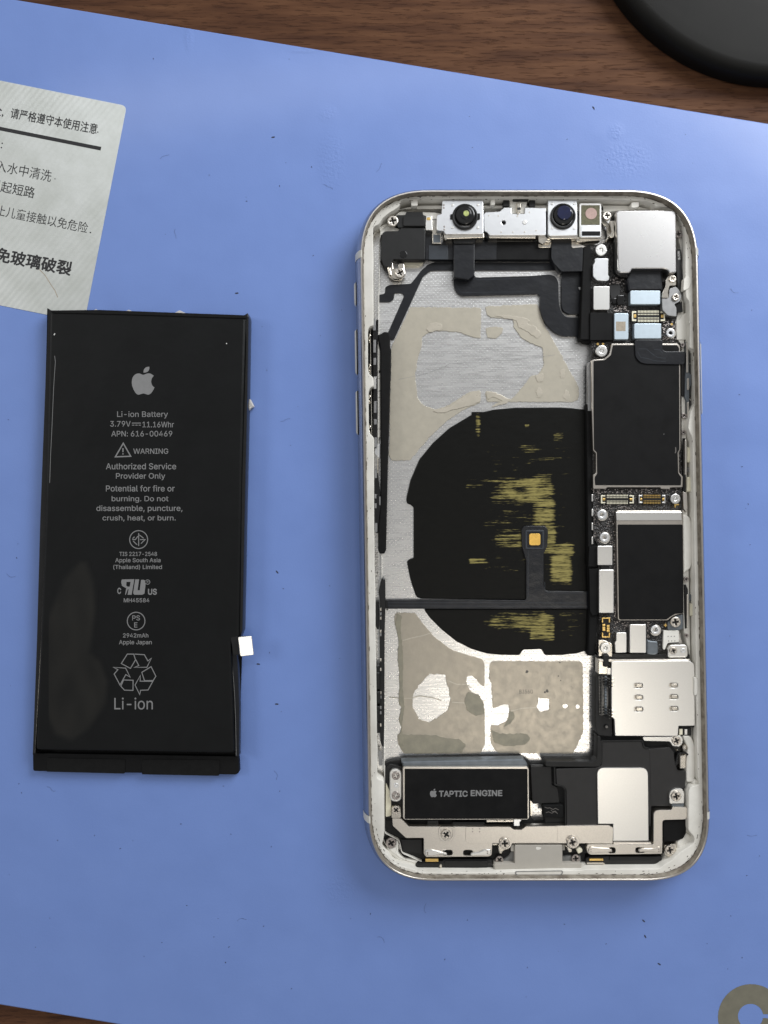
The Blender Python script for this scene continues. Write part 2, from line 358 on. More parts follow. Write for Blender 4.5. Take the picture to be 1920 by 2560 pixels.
def part(name, fr, pts, z0, z1, m, parent, r=0, b=0.008, holes=None, label=None, kind=None, rag=None):
    p = rnd(pts, r) if r else [Vector(q[:2]) for q in pts]
    if rag: p = ragged(p, *rag)
    loops = [W(fr, p, z1)]
    for h in holes or []: loops.append(W(fr, h, z1))
    bm = bmesh.new(); add_prism(bm, loops, z0, z1, b)
    return finish(name, bm, m, parent, label, kind)
def disc(name, fr, x, y, r, z0, z1, m, parent, b=0.008, **k): return part(name, fr, circ(x, y, r), z0, z1, m, parent, 0, b, **k)
def sweep(bm, loop, prof, closed=True, i0=0, i1=None):
    prev = None; n = len(loop); first = None
    rng = range(n) if closed else range(i0, i1)
    for d, z in prof:
        off = offset(loop, d)
        cur = [bm.verts.new((off[i % n].x, off[i % n].y, z)) for i in rng]
        if prev:
            for i in range(len(cur) - (0 if closed else 1)):
                j = (i + 1) % len(cur)
                bm.faces.new((prev[i], prev[j], cur[j], cur[i]))
        prev = cur
def tube(bm, pts, r, n=8, cap=True):
    prev = None; k = len(pts)
    for i, p in enumerate(pts):
        p = Vector(p); t = (Vector(pts[min(i + 1, k - 1)]) - Vector(pts[max(i - 1, 0)])).normalized()
        u = t.cross(Vector((0, 0, 1)));
        if u.length < 1e-3: u = t.cross(Vector((0, 1, 0)))
        u.normalize(); v = u.cross(t)
        ring = [bm.verts.new(p + (u * math.cos(2 * math.pi * j / n) + v * math.sin(2 * math.pi * j / n)) * r) for j in range(n)]
        if prev:
            for j in range(n): bm.faces.new((prev[j], prev[(j + 1) % n], ring[(j + 1) % n], ring[j]))
        elif cap: bm.faces.new(ring)
        prev = ring
    if cap: bm.faces.new(list(reversed(prev)))
def ribbon(bm, fr, pts, wd, z, closed=False):
    """flat stroke with mitred joints, wd in frame pixels"""
    P = W(fr, pts, z); hw = cm(fr, wd, z) / 2; n = len(P); l, r = [], []
    for i in range(n):
        if closed or 0 < i < n - 1:
            a, b, c = P[i - 1], P[i], P[(i + 1) % n]; e1 = (b - a).normalized(); e2 = (c - b).normalized()
            n1 = Vector((-e1.y, e1.x)); nn = n1 + Vector((-e2.y, e2.x))
            if nn.length < .2: nn = n1
            nn.normalize(); nn *= hw / max(.45, nn.dot(n1))
        else:
            e = (P[1] - P[0]) if i == 0 else (P[-1] - P[-2]); e.normalize(); nn = Vector((-e.y, e.x)) * hw
        l.append(bm.verts.new((P[i].x + nn.x, P[i].y + nn.y, z))); r.append(bm.verts.new((P[i].x - nn.x, P[i].y - nn.y, z)))
    for i in range(n if closed else n - 1):
        j = (i + 1) % n; bm.faces.new((l[i], r[i], r[j], l[j]))
def strokes(name, fr, lst, wd, z, m, parent, dz=0.0006, **k):
    bm = bmesh.new()
    for i, s in enumerate(lst):
        closed = s[0] == s[-1] and len(s) > 2
        ribbon(bm, fr, s[:-1] if closed else s, wd, z + i * dz, closed)
    return finish(name, bm, m, parent, **k)
FONT = None
try:                                             # the sans typeface that ships inside Blender; its default one otherwise
    FONT = bpy.data.fonts.load(bpy.utils.system_resource('DATAFILES', path='fonts') + '/Inter.woff2')
except Exception as e:
    print('built-in font', e)
def text(s, fr, x, y, wd, z, m, parent, h=None, rot=0.0, bold=0.0, name='printed_text'):
    cu = bpy.data.curves.new('t', 'FONT'); cu.body = s; cu.size = 1; cu.resolution_u = 3
    if FONT and all(ord(c) < 256 for c in s): cu.font = FONT
    o = bpy.data.objects.new('t', cu); COL.objects.link(o)
    bpy.context.view_layer.update()
    me = bpy.data.meshes.new_from_object(o.evaluated_get(bpy.context.evaluated_depsgraph_get()))
    bpy.data.objects.remove(o)
    xs = [v.co.x for v in me.vertices]; ys = [v.co.y for v in me.vertices]
    cx, cy = (min(xs) + max(xs)) / 2, (min(ys) + max(ys)) / 2
    kx = cm(fr, wd, z) / (max(xs) - min(xs) + 2 * bold); ky = cm(fr, h, z) / (max(ys) - min(ys) + 2 * bold) if h else kx
    a = math.radians(rot); c = wp(fr, (x, y), z); vs = []; fs = []
    # heavier weights: the same outlines laid a hair apart
    sh_ = [(0, 0)] if not bold else [(bold, 0), (-bold, 0), (0, bold), (0, -bold)] + ([(0.7 * bold, 0.7 * bold), (-0.7 * bold, -0.7 * bold)] if bold > .015 else [])
    for k, (dx, dy) in enumerate(sh_):
        n0 = len(vs)
        for v in me.vertices:
            u, t = (v.co.x - cx + dx) * kx, (v.co.y - cy + dy) * ky
            vs.append((u * math.cos(a) - t * math.sin(a), u * math.sin(a) + t * math.cos(a), k * .0002))
        fs += [tuple(n0 + i for i in p.vertices) for p in me.polygons]
    bpy.data.meshes.remove(me)
    me = bpy.data.meshes.new(name); me.from_pydata(vs, [], fs); me.materials.append(M[m])
    return link(name, me, (c.x, c.y, z), parent)
def flats(name, fr, polys, z, m, parent, **k):
    """flat printed shapes: each entry is [outline, hole, ...]"""
    bm = bmesh.new()
    for lp in polys:
        loops = [W(fr, q, z) for q in lp]; vs = [[bm.verts.new((p.x, p.y, z)) for p in q] for q in loops]; flat = [v for q in vs for v in q]
        for tri in tessellate_polygon([[v.co for v in q] for q in vs]): bm.faces.new([flat[i] for i in tri])
    for f in bm.faces:
        f.normal_update()
        if f.normal.z < 0: f.normal_flip()
    c = bm.verts[:][0].co.copy() if False else None
    return finish(name, bm, m, parent, **k)
def film(name, fr, x0, y0, x1, y1, st, z, fn, m, parent):
    """thin sheet with a per-vertex 'wear' value"""
    nx = int((x1 - x0) / st) + 1; ny = int((y1 - y0) / st) + 1; vs, fs, wr = [], [], []
    c = wp(fr, ((x0 + x1) / 2, (y0 + y1) / 2), z)
    for j in range(ny):
        for i in range(nx):
            u = x0 + (x1 - x0) * i / (nx - 1); v = y0 + (y1 - y0) * j / (ny - 1)
            p = wp(fr, (u, v), z); vs.append((p.x - c.x, p.y - c.y, 0)); wr.append(fn(u, v))
            if i and j:
                q = j * nx + i
                if max(wr[k] for k in (q - 1, q, q - nx, q - nx - 1)) > 0.02: fs.append((q - 1, q, q - nx, q - nx - 1))
    me = bpy.data.meshes.new(name); me.from_pydata(vs, [], fs)
    at = me.attributes.new('wear', 'FLOAT', 'POINT'); at.data.foreach_set('value', wr)
    me.materials.append(M[m]); return tag(link(name, me, (c.x, c.y, z), parent), kind='stuff')
def sm(a, b, x):
    t = max(0, min(1, (x - a) / (b - a))); return t * t * (3 - 2 * t)
def box(u, v, x0, x1, y0, y1, s): return sm(x0 - s, x0 + s, u) * (1 - sm(x1 - s, x1 + s, u)) * sm(y0 - s, y0 + s, v) * (1 - sm(y1 - s, y1 + s, v))

# screws, standoffs: unit meshes shared by all copies
def cross(r, wd, n=0):
    w2 = wd / 2
    return [(w2, w2), (w2, r), (-w2, r), (-w2, w2), (-r, w2), (-r, -w2), (-w2, -w2), (-w2, -r), (w2, -r), (w2, -w2), (r, -w2), (r, w2)]
def unit(name, fn, m):
    bm = bmesh.new(); fn(bm); bmesh.ops.recalc_face_normals(bm, faces=bm.faces)
    me = bpy.data.meshes.new(name); bm.to_mesh(me); bm.free(); me.materials.append(M[m]); me.materials.append(M['void'])
    for p in me.polygons: p.material_index = 1 if max(me.vertices[i].co.z for i in p.vertices) < -0.3 else 0  # recess floors of screws and standoffs blackened to stand for shade
    me.set_sharp_from_angle(angle=math.radians(35))
    for p in me.polygons: p.use_smooth = abs(p.normal.z) < 0.9995
    return me
def V2(l): return [Vector(p) for p in l]
def f_screw(bm):
    add_prism(bm, [V2(circ(0, 0, 1, 24)), V2(cross(0.58, 0.26))], -0.6, 0.0, 0.14)
    add_prism(bm, [V2(circ(0, 0, 0.75, 16))], -0.8, -0.35)
def f_slot(bm):
    add_prism(bm, [V2(circ(0, 0, 1, 24)), V2(circ(0, 0, 0.3, 12))], -0.5, 0.0, 0.12)
    add_prism(bm, [V2(circ(0, 0, 0.28, 12))], -0.5, -0.1, 0.06)
    for a in range(4):
        t = a * math.pi / 2 + 0.4; d = Vector((math.cos(t), math.sin(t))); nn = Vector((-d.y, d.x)) * 0.07
        add_prism(bm, [[d * 0.5 - nn, d * 0.95 - nn, d * 0.95 + nn, d * 0.5 + nn]], -0.1, 0.05, 0.02)
def f_post(bm):
    add_prism(bm, [V2(circ(0, 0, 1, 24)), V2(circ(0, 0, 0.42, 16))], -1.2, 0.0, 0.1)
    add_prism(bm, [V2(circ(0, 0, 0.5, 12))], -1.3, -0.9)
U = {'screw': unit('screw', f_screw, 'screw'), 'dark': unit('screw', f_screw, 'darkscrew'), 'slot': unit('slotted_screw', f_slot, 'silver'), 'post': unit('standoff', f_post, 'silverlight')}
def screw(fr, x, y, r, z, parent, kind='screw', lug=None):
    c = wp(fr, (x, y), z); s = cm(fr, r, z)
    return link({'screw': 'screw', 'dark': 'screw', 'slot': 'slotted_screw', 'post': 'standoff'}[kind], U[kind], (c.x, c.y, z), parent, rz=random.uniform(0, 1.5), sc=s)

APPLE = [(868,533),(845,519),(822,519),(797,527),(770,518),(745,524),(727,545),(721,575),(725,605),(738,635),(752,654),(766,660),(782,656),(798,652),(815,656),(832,660),(850,650),(864,630),(873,612),(858,598),(851,575),(855,552)]
LEAF = [(800,514),(801,495),(815,478),(838,472),(838,490),(824,508)]
def catmull(pts, sharp, n=4):
    out = []; k = len(pts)
    for i in range(k):
        p0, p1, p2, p3 = (Vector(pts[(i + j - 1) % k]) for j in range(4))
        if i in sharp: p0 = p1 - (p2 - p1)
        if (i + 1) % k in sharp: p3 = p2 + (p2 - p1)
        for j in range(n):
            t = j / n; out.append(0.5 * ((2 * p1) + (-p0 + p2) * t + (2 * p0 - 5 * p1 + 4 * p2 - p3) * t * t + (-p0 + 3 * p1 - 3 * p2 + p3) * t ** 3))
    return out
def logo(fr, x0, y0, sc, z, parent):
    f = lambda l: [((p[0] - 797) * sc + x0, (p[1] - 566) * sc + y0) for p in l]
    return flats('fruit_emblem', fr, [[f(catmull(APPLE, {0, 18}))], [f(catmull(LEAF, {0, 3}))]], z, 'ink', parent)

# ================================================================== SETTING
bm = bmesh.new(); add_prism(bm, [V2(rc(-60, -60, 60, 60))], -4.0, -0.20)
desk = finish('desk', bm, 'wood'); tag(desk, kind='structure')
# the repair mat
mt = empty('repair_mat', (0, 0, -0.2), 'large plain blue silicone work mat lying flat on the brown wooden desk', 'mat')
matpts = [(-1100, -189), (3000, 486), (3000, 3010), (-1100, 2330)]
part('mat_sheet', S_, matpts, -0.199, 0.0, 'mat', mt, r=60, b=0.03)
Z4 = Fr(1500, 2300, 3.95)
ang = [math.radians(a) for a in range(4, 357, 8)] + [math.radians(356)]
cpts = [(1492 + 327 * math.cos(a), 960 + 327 * math.sin(a)) for a in ang] + [(1487 + 125 * math.cos(a), 950 + 122 * math.sin(a)) for a in reversed(ang[1:-1])]
cpts = [(1492 + 327 * math.cos(a), 960 + 327 * math.sin(a)) for a in ang] + [(1610, 930), ] + [(1487 + 125 * math.cos(a), 950 + 122 * math.sin(a)) for a in reversed(ang[2:-2])] + [(1610, 968)]
flats('printed_letter', Z4, [[cpts]], 0.003, 'matprint', mt)
# ================================================================== ROUND BASE
rb = empty('round_base', (9.0, 14.2, -0.2), 'dark round plastic base standing on the desk beyond the blue mat', 'base')
bm = bmesh.new(); prev = None
for r_, z_ in [(4.46, -0.199), (4.50, -0.12), (4.50, 0.15), (4.46, 0.24), (4.38, 0.30), (4.28, 0.33), (4.24, 0.335), (4.0, 0.35), (3.0, 0.40), (1.5, 0.43), (0.01, 0.44)]:
    ring = [bm.verts.new((9.0 + r_ * math.cos(2 * math.pi * i / 128), 14.2 + r_ * math.sin(2 * math.pi * i / 128), z_)) for i in range(128)]
    if prev:
        for i in range(128): bm.faces.new((prev[i], prev[(i + 1) % 128], ring[(i + 1) % 128], ring[i]))
    prev = ring
finish('base_shell', bm, 'rubber', rb)
# ================================================================== STICKER
stp = wp(N, (500, 1100), 0)
st = empty('warning_sticker', (stp.x, stp.y, 0), 'silvery white sticker printed with black Chinese warnings on the blue mat', 'sticker')
part('sticker_sheet', N, [(-900, -105), (1130, 302), (752, 2232), (-1250, 1830)], 0.0005, 0.008, 'sticker', st, r=[0, 50, 30, 0], b=0.002)
zt = 0.0095; ro = -11.3
text('请严格遵守本使用注意', N, 482, 437, 785, zt, 'inkblack', st, h=96, rot=ro + 0.5, bold=0.012)
text('全,', N, -18, 345, 110, zt, 'inkblack', st, h=96, rot=ro, bold=0.012)
text('.', N, 872, 536, 12, zt, 'inkblack', st, rot=ro)
strokes('printed_line', N, [[(-600, 385), (900, 684)]], 33, zt, 'inkblack', st)
text(':', N, 16, 655, 13, zt, 'inkblack', st, rot=ro)
text('入水中清洗', N, 214, 882, 500, zt, 'inkblack', st, h=104, rot=ro)
text('.', N, 490, 953, 10, zt, 'inkblack', st, rot=ro)
text('引起短路', N, 112, 1040, 405, zt, 'inkblack', st, h=102, rot=ro, bold=0.004)
text('止儿童接触以免危险', N, 374, 1310, 835, zt, 'inkblack', st, h=98, rot=ro)
text('.', N, 806, 1432, 13, zt, 'inkblack', st, rot=ro)
text('免玻璃破裂', N, 300, 1690, 690, zt, 'inkblack', st, h=132, rot=ro, bold=0.028)
strokes('crease_mark', N, [[(330, 1740), (400, 1810), (450, 1890), (490, 1950), (515, 2010)]], 7, zt, 'tan', st)
# ================================================================== BATTERY
bt = empty('battery', (*wp(L, (800, 1000), 0), 0), 'flat black lithium ion battery pack with grey print lying beside the phone', 'battery')
zb = 0.40
part('pouch', L, [(172, 98), (700, 101), (1486, 132), (1458, 1200), (1440, 1659 - 161 + 800), (1385, 1498 + 800), (1408, 1498 + 1562), (75, 1498 + 1540), (108, 2300), (140, 1500)], 0.01, zb, 'batt', bt, r=26, b=0.06)
part('pouch_skirt', L, [(160, 100), (1490, 130), (1462, 2240), (1436, 3080), (60, 3070), (90, 2300), (140, 1200)], 0.005, 0.05, 'blackmatte', bt, r=6)
part('side_fold', L, [(155, 78), (190, 104), (176, 700), (150, 1500), (120, 2300), (76, 3060), (56, 3070), (84, 2300), (106, 1500), (140, 600)], 0.01, 0.30, 'blackgloss', bt, r=4, b=0.02)
part('side_fold', L, [(1470, 128), (1496, 112), (1503, 140), (1494, 700), (1480, 1300), (1462, 2240), (1440, 2300), (1452, 1300), (1482, 300)], 0.01, 0.36, 'blackgloss', bt, r=4, b=0.02)
part('sealed_end', M_, [(58, 1560), (1434, 1582), (1440, 1688), (1420, 1704), (60, 1680)], 0.01, 0.16, 'blackmatte', bt, r=14, b=0.015)
part('tape_tab', M_, [(153, 1592), (676, 1602), (673, 1697), (150, 1684)], 0.15, 0.175, 'foam', bt, r=8, b=0.004)
part('tape_tab', M_, [(790, 1602), (1308, 1606), (1305, 1712), (788, 1702)], 0.15, 0.175, 'foam', bt, r=8, b=0.004)
part('top_seal', L, [(172, 96), (500, 92), (1484, 128), (1484, 150), (700, 125), (190, 112)], 0.20, 0.425, 'foam', bt, r=6, b=0.01)
part('flex_lead', M_, [(1378, 786), (1410, 800), (1430, 960), (1440, 1250), (1438, 1580), (1416, 1584), (1412, 1300), (1392, 960)], 0.10, 0.30, 'flex', bt, r=5, b=0.006)
strokes('lead_edge', M_, [[(1380, 790), (1394, 960), (1408, 1150), (1416, 1350), (1420, 1575)]], 3, 0.302, 'grey', bt)
part('connector_base', M_, [(1382, 786), (1430, 776), (1440, 905), (1400, 900)], 0.1, 0.40, 'black', bt, r=8)
part('connector_plate', M_, [(1427, 781), (1518, 775), (1533, 905), (1442, 912)], 0.40, 0.47, 'silver', bt, r=10, b=0.012).rotation_euler = (math.radians(2.1), math.radians(12.6), 0)
for a, z_, h_ in ((480, 92, 14), (700, 96, 12), (1040, 100, 12)):
    part('adhesive_scrap', L, [(a - 40, z_ + 16), (a, z_ - 6), (a + 50, z_ + 18)], 0.05, 0.12, 'scrap', bt, r=6, b=0.01, label='pale clear scrap of adhesive under the top edge')
part('adhesive_scrap', L, [(1490, 690), (1515, 690), (1540, 740), (1520, 750), (1495, 775)], 0.03, 0.12, 'scrap', bt, r=5, b=0.02, label='pale clear scrap of adhesive at the right edge')
SM = [(130,700),(250,400),(370,265),(430,270),(480,420),(490,600),(470,760),(450,880),(520,940),(570,1080),(560,1230),(450,1400),(320,1490),(200,1440),(130,1280),(110,1000)]
def inside(x, y, poly):
    r = False; j = len(poly) - 1
    for i in range(len(poly)):
        if (poly[i][1] > y) != (poly[j][1] > y) and x < (poly[j][0] - poly[i][0]) * (y - poly[i][1]) / (poly[j][1] - poly[i][1]) + poly[i][0]: r = not r
        j = i
    return r
def dist_in(x, y, poly, s=60):
    d = 1e9
    for i in range(len(poly)):
        a = Vector(poly[i - 1]); b = Vector(poly[i]); p = Vector((x, y)); e = b - a; t = max(0, min(1, (p - a).dot(e) / e.length_squared)); d = min(d, (a + e * t - p).length)
    return sm(-s * .2, s, d if inside(x, y, poly) else -d)
film('smudge_film', M_, 165, 240, 640, 1520, 14, zb + 0.0012, lambda u, v: dist_in(u, v, SM, 40) * (.75 + .5 * noise.noise(Vector((u * .01, v * .004, 0)))), 'smudge', bt)
zp = zb + 0.003
logo(L, 797, 566, 1.0, zp, bt)
T = lambda s, x, y, wd, h=None, fr=L, **k: text(s, fr, x, y, wd, zp, 'ink', bt, h=h, **k)
T('Li-ion Battery', 793, 795, 340, 48, bold=.004)
T('3.79V', 645, 855, 137, 38, bold=.006); T('11.16Whr', 898, 860, 210, 38, bold=.006)
strokes('print_mark', L, [[(722, 850), (782, 850)], [(722, 864), (738, 864)], [(745, 864), (760, 864)], [(767, 864), (782, 864)]], 5, zp, 'ink', bt)
T('APN: 616-00469', 788, 921, 408, 38, bold=.006)
strokes('warning_triangle', L, [[(664, 985), (714, 1072), (611, 1076), (664, 985)], [(662, 1018), (662, 1044)], [(662, 1052), (662, 1060)]], 8, zp, 'ink', bt)
T('WARNING', 848, 1038, 234, 36, bold=.008)
T('Authorized Service', 783, 1139, 470, 42, bold=.008); T('Provider Only', 780, 1208, 330, 48, bold=.008)
T('Potential for fire or', 778, 1287, 460, 42, bold=.008); T('burning. Do not', 776, 1360, 380, 46, bold=.008)
T('disassemble, puncture,', 772, 1424, 576, 48, bold=.008); T('crush, heat, or burn.', 770, 1488, 490, 42, bold=.008)
T('TIS 2217-2548', 764, 227, 252, 28, M_, bold=.012); T('Apple South Asia', 762, 272, 304, 36, M_, bold=.012)
T('(Thailand) Limited', 760, 316, 326, 34, M_, bold=.012)
ring = lambda x, y, r, n=40: (lambda c: c + [c[0]])(circ(x, y, r, n))
strokes('round_print_mark', M_, [ring(767, 131, 60), [(767, 88), (767, 174)], [(724, 131), (745, 131), (762, 108)], [(730, 140), (748, 158), (757, 165)], [(772, 100), (800, 122)], [(776, 131), (810, 131), (782, 158)], [(740, 112), (726, 124)]], 6, zp, 'ink', bt)
T('MH45584', 753, 537, 172, 28, M_, bold=.015)
flats('recognised_mark', M_, [[[(654,398),(738,396),(720,500),(693,500),(700,462),(694,464),(681,500),(676,500),(684,456),(668,448),(655,440),(650,415)], [(686,414),(713,414),(707,446),(694,446),(684,438)]], [[(744,397),(770,397),(760,470),(774,470),(783,400),(800,400),(816,408),(806,492),(790,500),(738,500),(730,490)]]], zp, 'ink', bt)
T('C', 637, 474, 26, 42, M_, bold=.03); T('US', 859, 480, 60, 42, M_, bold=.03)
strokes('round_print_mark', M_, [ring(827, 415, 15, 20)], 4, zp, 'ink', bt); T('R', 827, 415, 12, 14, M_, bold=.02)
strokes('round_print_mark', M_, [ring(750, 676, 59)], 6, zp, 'ink', bt); T('PS', 750, 655, 52, 34, M_, bold=.01); T('E', 748, 702, 22, 34, M_, bold=.01)
T('2942mAh', 747, 772, 170, 28, M_, bold=.012); T('Apple Japan', 745, 821, 220, 36, M_, bold=.012)
strokes('recycling_symbol', M_, [[(651,960),(691,897),(734,897),(746,935),(712,993),(651,960)], [(740,897),(805,901),(829,943),(852,925),(822,985),(738,986),(768,974),(748,935)],
    [(598,985),(680,991),(710,1051),(681,1034),(642,1104),(603,1030),(628,1001),(598,985)], [(648,1112),(666,1070),(730,1072),(729,1140),(672,1138),(648,1112)],
    [(850,981),(882,1045),(864,1074),(806,1075),(788,1019),(850,981)], [(862,1079),(830,1137),(780,1139),(774,1168),(743,1104),(778,1040),(777,1078),(862,1079)]], 6, zp, 'ink', bt)
T('Li-ion', 733, 1228, 258, 80, M_, bold=.002)
strokes('scratch', L, [[(205, 400), (210, 440), (204, 520), (198, 620), (192, 760), (186, 900), (178, 1060), (172, 1250)]], 3, zb + 0.002, 'ink', bt)
strokes('scratch', L, [[(200, 262), (207, 250)], [(1352, 316), (1358, 320)]], 7, zb + 0.002, 'whiteprint', bt)

# ================================================================== SMARTPHONE
ph = empty('smartphone', (3.2, -0.5, 0), 'opened white smartphone without screen showing its circuit boards, coil and metal plates', 'smartphone')
# ---- housing
def shift(px, py, z): s = (H - z) / FPX; return Vector(((px - 960) * s, -(py - 1280) * s))
TL, TR, BR, BL = shift(886, 465, .42), shift(1751, 465, .72), shift(1786, 2212, .72), shift(911, 2212, .45)
TL.y = TR.y = shift(0, 465, .72).y; BL.y = BR.y = shift(0, 2212, .72).y
outl = rnd([(BL.x, BL.y), (BR.x, BR.y), (TR.x, TR.y), (TL.x, TL.y)], [1.52, 1.52, 1.62, 1.62], 22)
# quadratic corners are softer than a circle: like the continuous corner of the handset
def dense(lp, st):
    out = []
    for i in range(len(lp)):
        a, b = lp[i], lp[(i + 1) % len(lp)]; n = max(1, int((b - a).length / st))
        out += [a + (b - a) * j / n for j in range(n)]
    return out
outl = dense(outl, 0.35)
bm = bmesh.new(); sweep(bm, outl, [(0.30, 0.004), (0.14, 0.02), (0.04, 0.10), (0.0, 0.25), (0.0, 0.45), (0.03, 0.60), (0.07, 0.70), (0.105, 0.765), (0.13, 0.79)])
band = finish('outer_frame', bm, 'frame', ph)
bm = bmesh.new(); sweep(bm, outl, [(0.125, 0.788), (0.132, 0.80), (0.155, 0.802), (0.165, 0.79)])
finish('polished_edge', bm, 'rimline', band)
bm = bmesh.new(); sweep(bm, outl, [(0.163, 0.79), (0.168, 0.74), (0.172, 0.66), (0.185, 0.64)])
finish('rim_wall', bm, 'channel', band)
def near(fr, p, z):
    q = wp(fr, p, z); return min(range(len(outl)), key=lambda i: (outl[i] - q).length)
def segs(q0, q1):
    pass
for sx, py in ((-1, 642), (1, 636), (-1, 2040), (1, 2030)):
    # plastic antenna strip across the outer band
    y0 = shift(0, py - 9, .6).y; y1 = shift(0, py + 9, .6).y
    side = [TL, BL] if sx < 0 else [TR, BR]
    f = lambda y: side[0].x + (side[1].x - side[0].x) * (y - side[0].y) / (side[1].y - side[0].y)
    bm = bmesh.new(); prev = None
    for d, z in [(0.05, 0.08), (-0.004, 0.25), (-0.004, 0.45), (0.026, 0.605), (0.066, 0.705), (0.101, 0.77), (0.128, 0.796), (0.135, 0.804), (0.160, 0.806)]:
        cur = [bm.verts.new((f(y) - sx * d, y, z)) for y in (y0, y1)]
        if prev: bm.faces.new((prev[0], prev[1], cur[1], cur[0]))
        prev = cur
    finish('antenna_strip', bm, 'band', band)
def edge_button(px0, py0, px1, py1, z0, z1, sx):
    side = [TL, BL] if sx < 0 else [TR, BR]
    f = lambda y: side[0].x + (side[1].x - side[0].x) * (y - side[0].y) / (side[1].y - side[0].y)
    ya, yb = shift(0, py0, .4).y, shift(0, py1, .4).y
    pr = [(z0, 0.0), (z0 + .04, .035), (z1 - .04, .035), (z1, 0.0)]
    bm = bmesh.new(); rows = []
    for y, k in ((ya, 0.0), (ya - .05, 1), (yb + .05, 1), (yb, 0.0)):
        rows.append([bm.verts.new((f(y) + sx * (d * k + .002), y, z)) for z, d in pr])
    for i in range(3):
        for j in range(3): bm.faces.new((rows[i][j], rows[i + 1][j], rows[i + 1][j + 1], rows[i][j + 1]))
    return finish('side_button', bm, 'band', band)
edge_button(0, 708, 0, 766, .28, .52, -1); edge_button(0, 826, 0, 938, .28, .55, -1); edge_button(0, 978, 0, 1088, .28, .55, -1); edge_button(0, 858, 0, 1038, .28, .55, 1)
# ---- inner ledge with the traced opening
zl = 0.645
inner = []
def add(fr, pts): inner.extend(fr.px(p) for p in pts)
add(A, [(1450,165),(900,168),(480,172),(440,185),(430,232),(395,262),(330,300),(270,350),(248,398),(188,425),(190,560),(195,730),(192,850),(195,1200)])
add(P1, [(350,225),(290,235),(257,290),(256,900),(278,1010),(350,1062),(352,1212),(300,1225),(268,1290),(270,1850),(292,1985),(360,2042)])
add(P2, [(358,300),(358,900),(360,1400),(368,1700),(366,2100)])
add(P3, [(270,150),(270,600),(278,1000),(283,1500),(288,1900)])
add(F, [(205,240),(200,470),(255,480),(258,780),(255,930),(238,1000),(240,1040),(290,1080),(330,1140),(400,1165),(500,1190),(520,1212),(1000,1215)])
add(E, [(0,2052),(270,2052),(300,2042),(960,2038),(1010,1995),(1060,1970),(1130,1900),(1268,1810),(1270,1760),(1215,1700),(1218,1345),(1240,1305),(1320,1290),(1300,1240),(1292,900),(1295,700),(1288,500),(1285,150)])
add(D, [(1455,1700),(1452,1100),(1445,900),(1440,200)])
add(C, [(1410,2000),(1400,1420),(1345,1300),(1380,1090),(1440,1000),(1440,420),(1405,350),(1365,335),(1372,20)])
add(B, [(1458,1300),(1455,1095),(1425,1060),(1418,880),(1420,500),(1405,400),(1350,300),(1250,235),(1150,240),(1135,215),(1060,186),(760,176),(400,172),(0,165)])
inner_w = [shift(p[0], p[1], zl) for p in rnd(inner, 7, 3)]
bm = bmesh.new(); add_prism(bm, [offset(outl, 0.175), inner_w], 0.10, zl, 0.018)
ledge = finish('inner_ledge', bm, 'white', ph)
# second, lower white step
low = []
def addl(fr, pts): low.extend(fr.px(p) for p in pts)
addl(A, [(1587,300),(1200,330),(830,350),(760,300),(430,290),(330,400),(265,450),(250,560),(252,780),(245,1000),(240,1443)])
addl(P2, [(430,0),(425,1000),(425,1700),(490,1860),(490,2212)])
addl(P3, [(345,100),(370,400),(372,1600),(375,2212)])
addl(F, [(262,350),(262,900),(380,960),(400,1060),(560,1130),(1000,1170)])
addl(E, [(270,1990),(960,1975),(1060,1880),(1180,1760),(1185,1350),(1190,1160),(1240,870),(1230,200),(1220,100)])
addl(D, [(1310,1700),(1310,1040),(1300,300)])
addl(C, [(1290,2000),(1270,1400),(1270,300),(1200,200),(1200,20)])
addl(B, [(1330,1300),(1390,1000),(1385,500),(1335,270),(800,275),(680,300),(660,190),(0,260)])
bm = bmesh.new(); add_prism(bm, [[v for v in offset(outl, 0.30)], [shift(p[0], p[1], .43) for p in rnd(low, 5, 2)]], 0.10, 0.43, 0.012)
finish('lower_step', bm, 'white', ledge)
# ---- back plate (floor)
bm = bmesh.new(); add_prism(bm, [offset(outl, 0.26)], 0.06, 0.20)
plate = finish('back_plate', bm, 'plate', ph)
zp0 = 0.2005; za = 0.220
part('adhesive_residue', K, [(390,20),(865,25),(862,230),(800,220),(720,190),(600,180),(520,185),(470,220),(465,300),(440,360),(425,470),(430,560),(445,640),(480,680),(560,705),(640,680),(720,630),(780,590),(860,575),(862,660),(760,700),(650,770),(540,870),(450,970),(390,1045),(270,1050),(248,1020),(255,620),(262,290)], zp0, za, 'adh_top', plate, r=14, b=0.006, rag=(5, 6))
part('adhesive_residue', K, [(890,15),(1240,0),(1290,140),(1520,560),(1515,640),(1480,655),(900,655),(893,600),(900,578),(960,590),(1060,640),(1120,580),(1200,480),(1250,470),(1285,400),(1275,290),(1200,265),(1140,230),(1085,160),(1075,100),(940,90),(900,75)], zp0, za, 'adh_top', plate, r=14, b=0.006, rag=(5, 6))
part('adhesive_residue', K, [(895,158),(960,150),(1012,160),(1005,195),(960,232),(905,225)], zp0, za, 'adh_top', plate, r=10, b=0.006, rag=(3, 8))
part('adhesive_residue', K, [(560,705),(650,690),(720,640),(790,595),(862,578),(864,650),(790,680),(700,700),(600,730),(540,720)], za - .001, za + .012, 'adh_pale', plate, r=12, b=0.004, rag=(5, 10))
part('adhesive_residue', K, [(498,170),(520,130),(570,122),(606,140),(600,175),(560,180),(520,190)], za - .001, za + .012, 'adh_pale', plate, r=12, b=0.004, rag=(4, 8))
